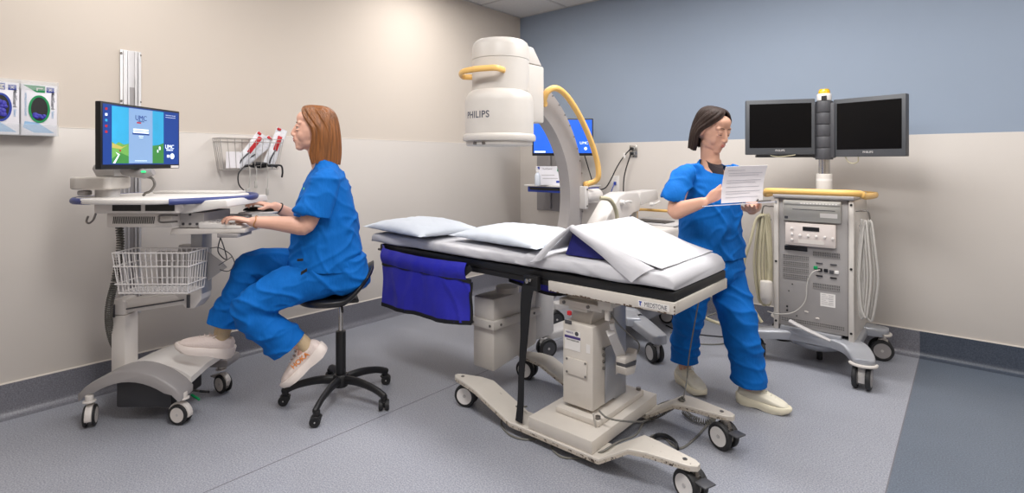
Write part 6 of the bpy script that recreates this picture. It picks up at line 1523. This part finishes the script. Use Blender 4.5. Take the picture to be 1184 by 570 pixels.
m.loft([[c_+NF*a*.6+NL*w2*math.cos(t)*.7+NF*w2*math.sin(t)*.8+UP*(z-.5*w2*math.sin(t)) for t in [2*PI*k/24 for k in range(24)]] for a, w2, z in ((.02, .064, .012), (.02, .068, -.01), (.02, .066, -.035))]); m.obj('undershirt', mat('dark_undershirt', (62, 54, 58), .85), wp)
m = M()
ringloft(m, [ns(823, 322, .115, .150), ns(823, 316, .145, .182), ns(822, 302, .145, .188), ns(822, 288, .125, .165)], sq=2.4)
m.tube([NP(839, 312, .02), NP(845, 335, -.02), NP(853, 365, -.09), NP(858, 390, -.12), NP(864, 420, -.125), NP(867, 441, -.13), NP(868, 450, -.13)], [(.100, .096), (.100, .094), (.090, .086), (.086, .082), (.086, .082), (.090, .084), (.090, .084)], 26, 4, ref=NL, ends='round')
m.tube([NP(805, 312, -.02), NP(800, 335, -.02), NP(796, 362, -.01), NP(793, 385, .06), NP(791.5, 410, .11), NP(791, 424, .13)], [(.100, .096), (.098, .092), (.084, .080), (.078, .074), (.078, .074), (.080, .076)], 26, 4, ref=NL, ends='round')
pants2 = m.obj('scrub_pants', SCRUB, wp, remesh=.0055, smooth=4, post=folded(fold_pant, opened([(NP(867, 443, -.13), (0, 0, -1), .14), (NP(791, 417, .12), (0, 0, -1), .13)])))
for pa, px_, py_, dd, yaw_, lab in ((al, 872, 464, -.15, RT*.76-FW*.65, 0), (ar, 791.5, 434, .14, RT*.22-FW*.97, 0)):
    f_ = V(yaw_).normalized(); o_ = V((pa.x, pa.y, 0.001)); 
    BS = basis(o_, f_, UP.cross(f_), UP); shoe(wp, BS, SHW, SHW2, SHW, L=.25)
# clipboard and papers
cbx = (RT*.998+UP*.062).normalized(); cd = P(855, 236, d=2.56); vv = (cd-V((0, 0, EYE))).normalized()
cz = cbx.cross(vv).normalized()
CBF = Matrix((cbx, -vv, (cbx.cross(-vv)).normalized())).transposed().to_4x4(); CBF.translation = cd
cb = thing('clipboard', 'white clipboard with silver clip held level by the walking person', 'clipboard', cd)
m = M(CBF); m.b2((-.172, -.10, -.002), (.172, .12, .002), .0015); m.obj('board', mat('pale_board', (214, 212, 222), .4), cb)
m = M(CBF); s_u = 1 if (CBF.to_3x3() @ V((0, 0, 1))).z > 0 else -1
m.b2((.09, -.05, .002*s_u), (.15, .06, .012*s_u), .003); m.tube([(.085, -.03, .010*s_u), (.095, 0, .022*s_u), (.085, .035, .010*s_u)], .004, 8, 4); m.obj('clip', DMETAL, cb)
A_ = P(834, 236.0, d=2.50); Bp = P(882, 233.5, d=2.54)
def page(u, v, off=0.0):
    p = A_.lerp(Bp, u); h = .172
    return p+UP*(h*v+.003)+FW*(.02*math.sin(v*PI*.9)-.03*v+.010*math.sin(u*PI)+off)+RT*(.012*v)
b = cloth(lambda u, v: page(u, v), 20, 20, .0012)
pg = thing('paper_sheet', 'printed sheet of paper lifted upright off the clipboard', 'paper', A_)
M().add(b).obj('sheet', PAPER, pg)
lines = [(.88, .08, .5), (.80, .12, .92), (.74, .12, .85), (.60, .10, .92), (.54, .10, .80), (.42, .10, .90), (.30, .10, .92), (.24, .10, .7), (.14, .10, .88)]
m = M()
for v, u0, u1 in lines:
    rings = []
    for k in range(9):
        u = u0+(u1-u0)*k/8; p0 = page(u, v, -.0022); p1 = page(u, v+.012, -.0022); rings.append([p0, p1, p1+FW*.0004, p0+FW*.0004])
    m.loft(rings)
m.obj('print', mat('pale_ink', (186, 184, 192), .8), pg, kind='stuff')
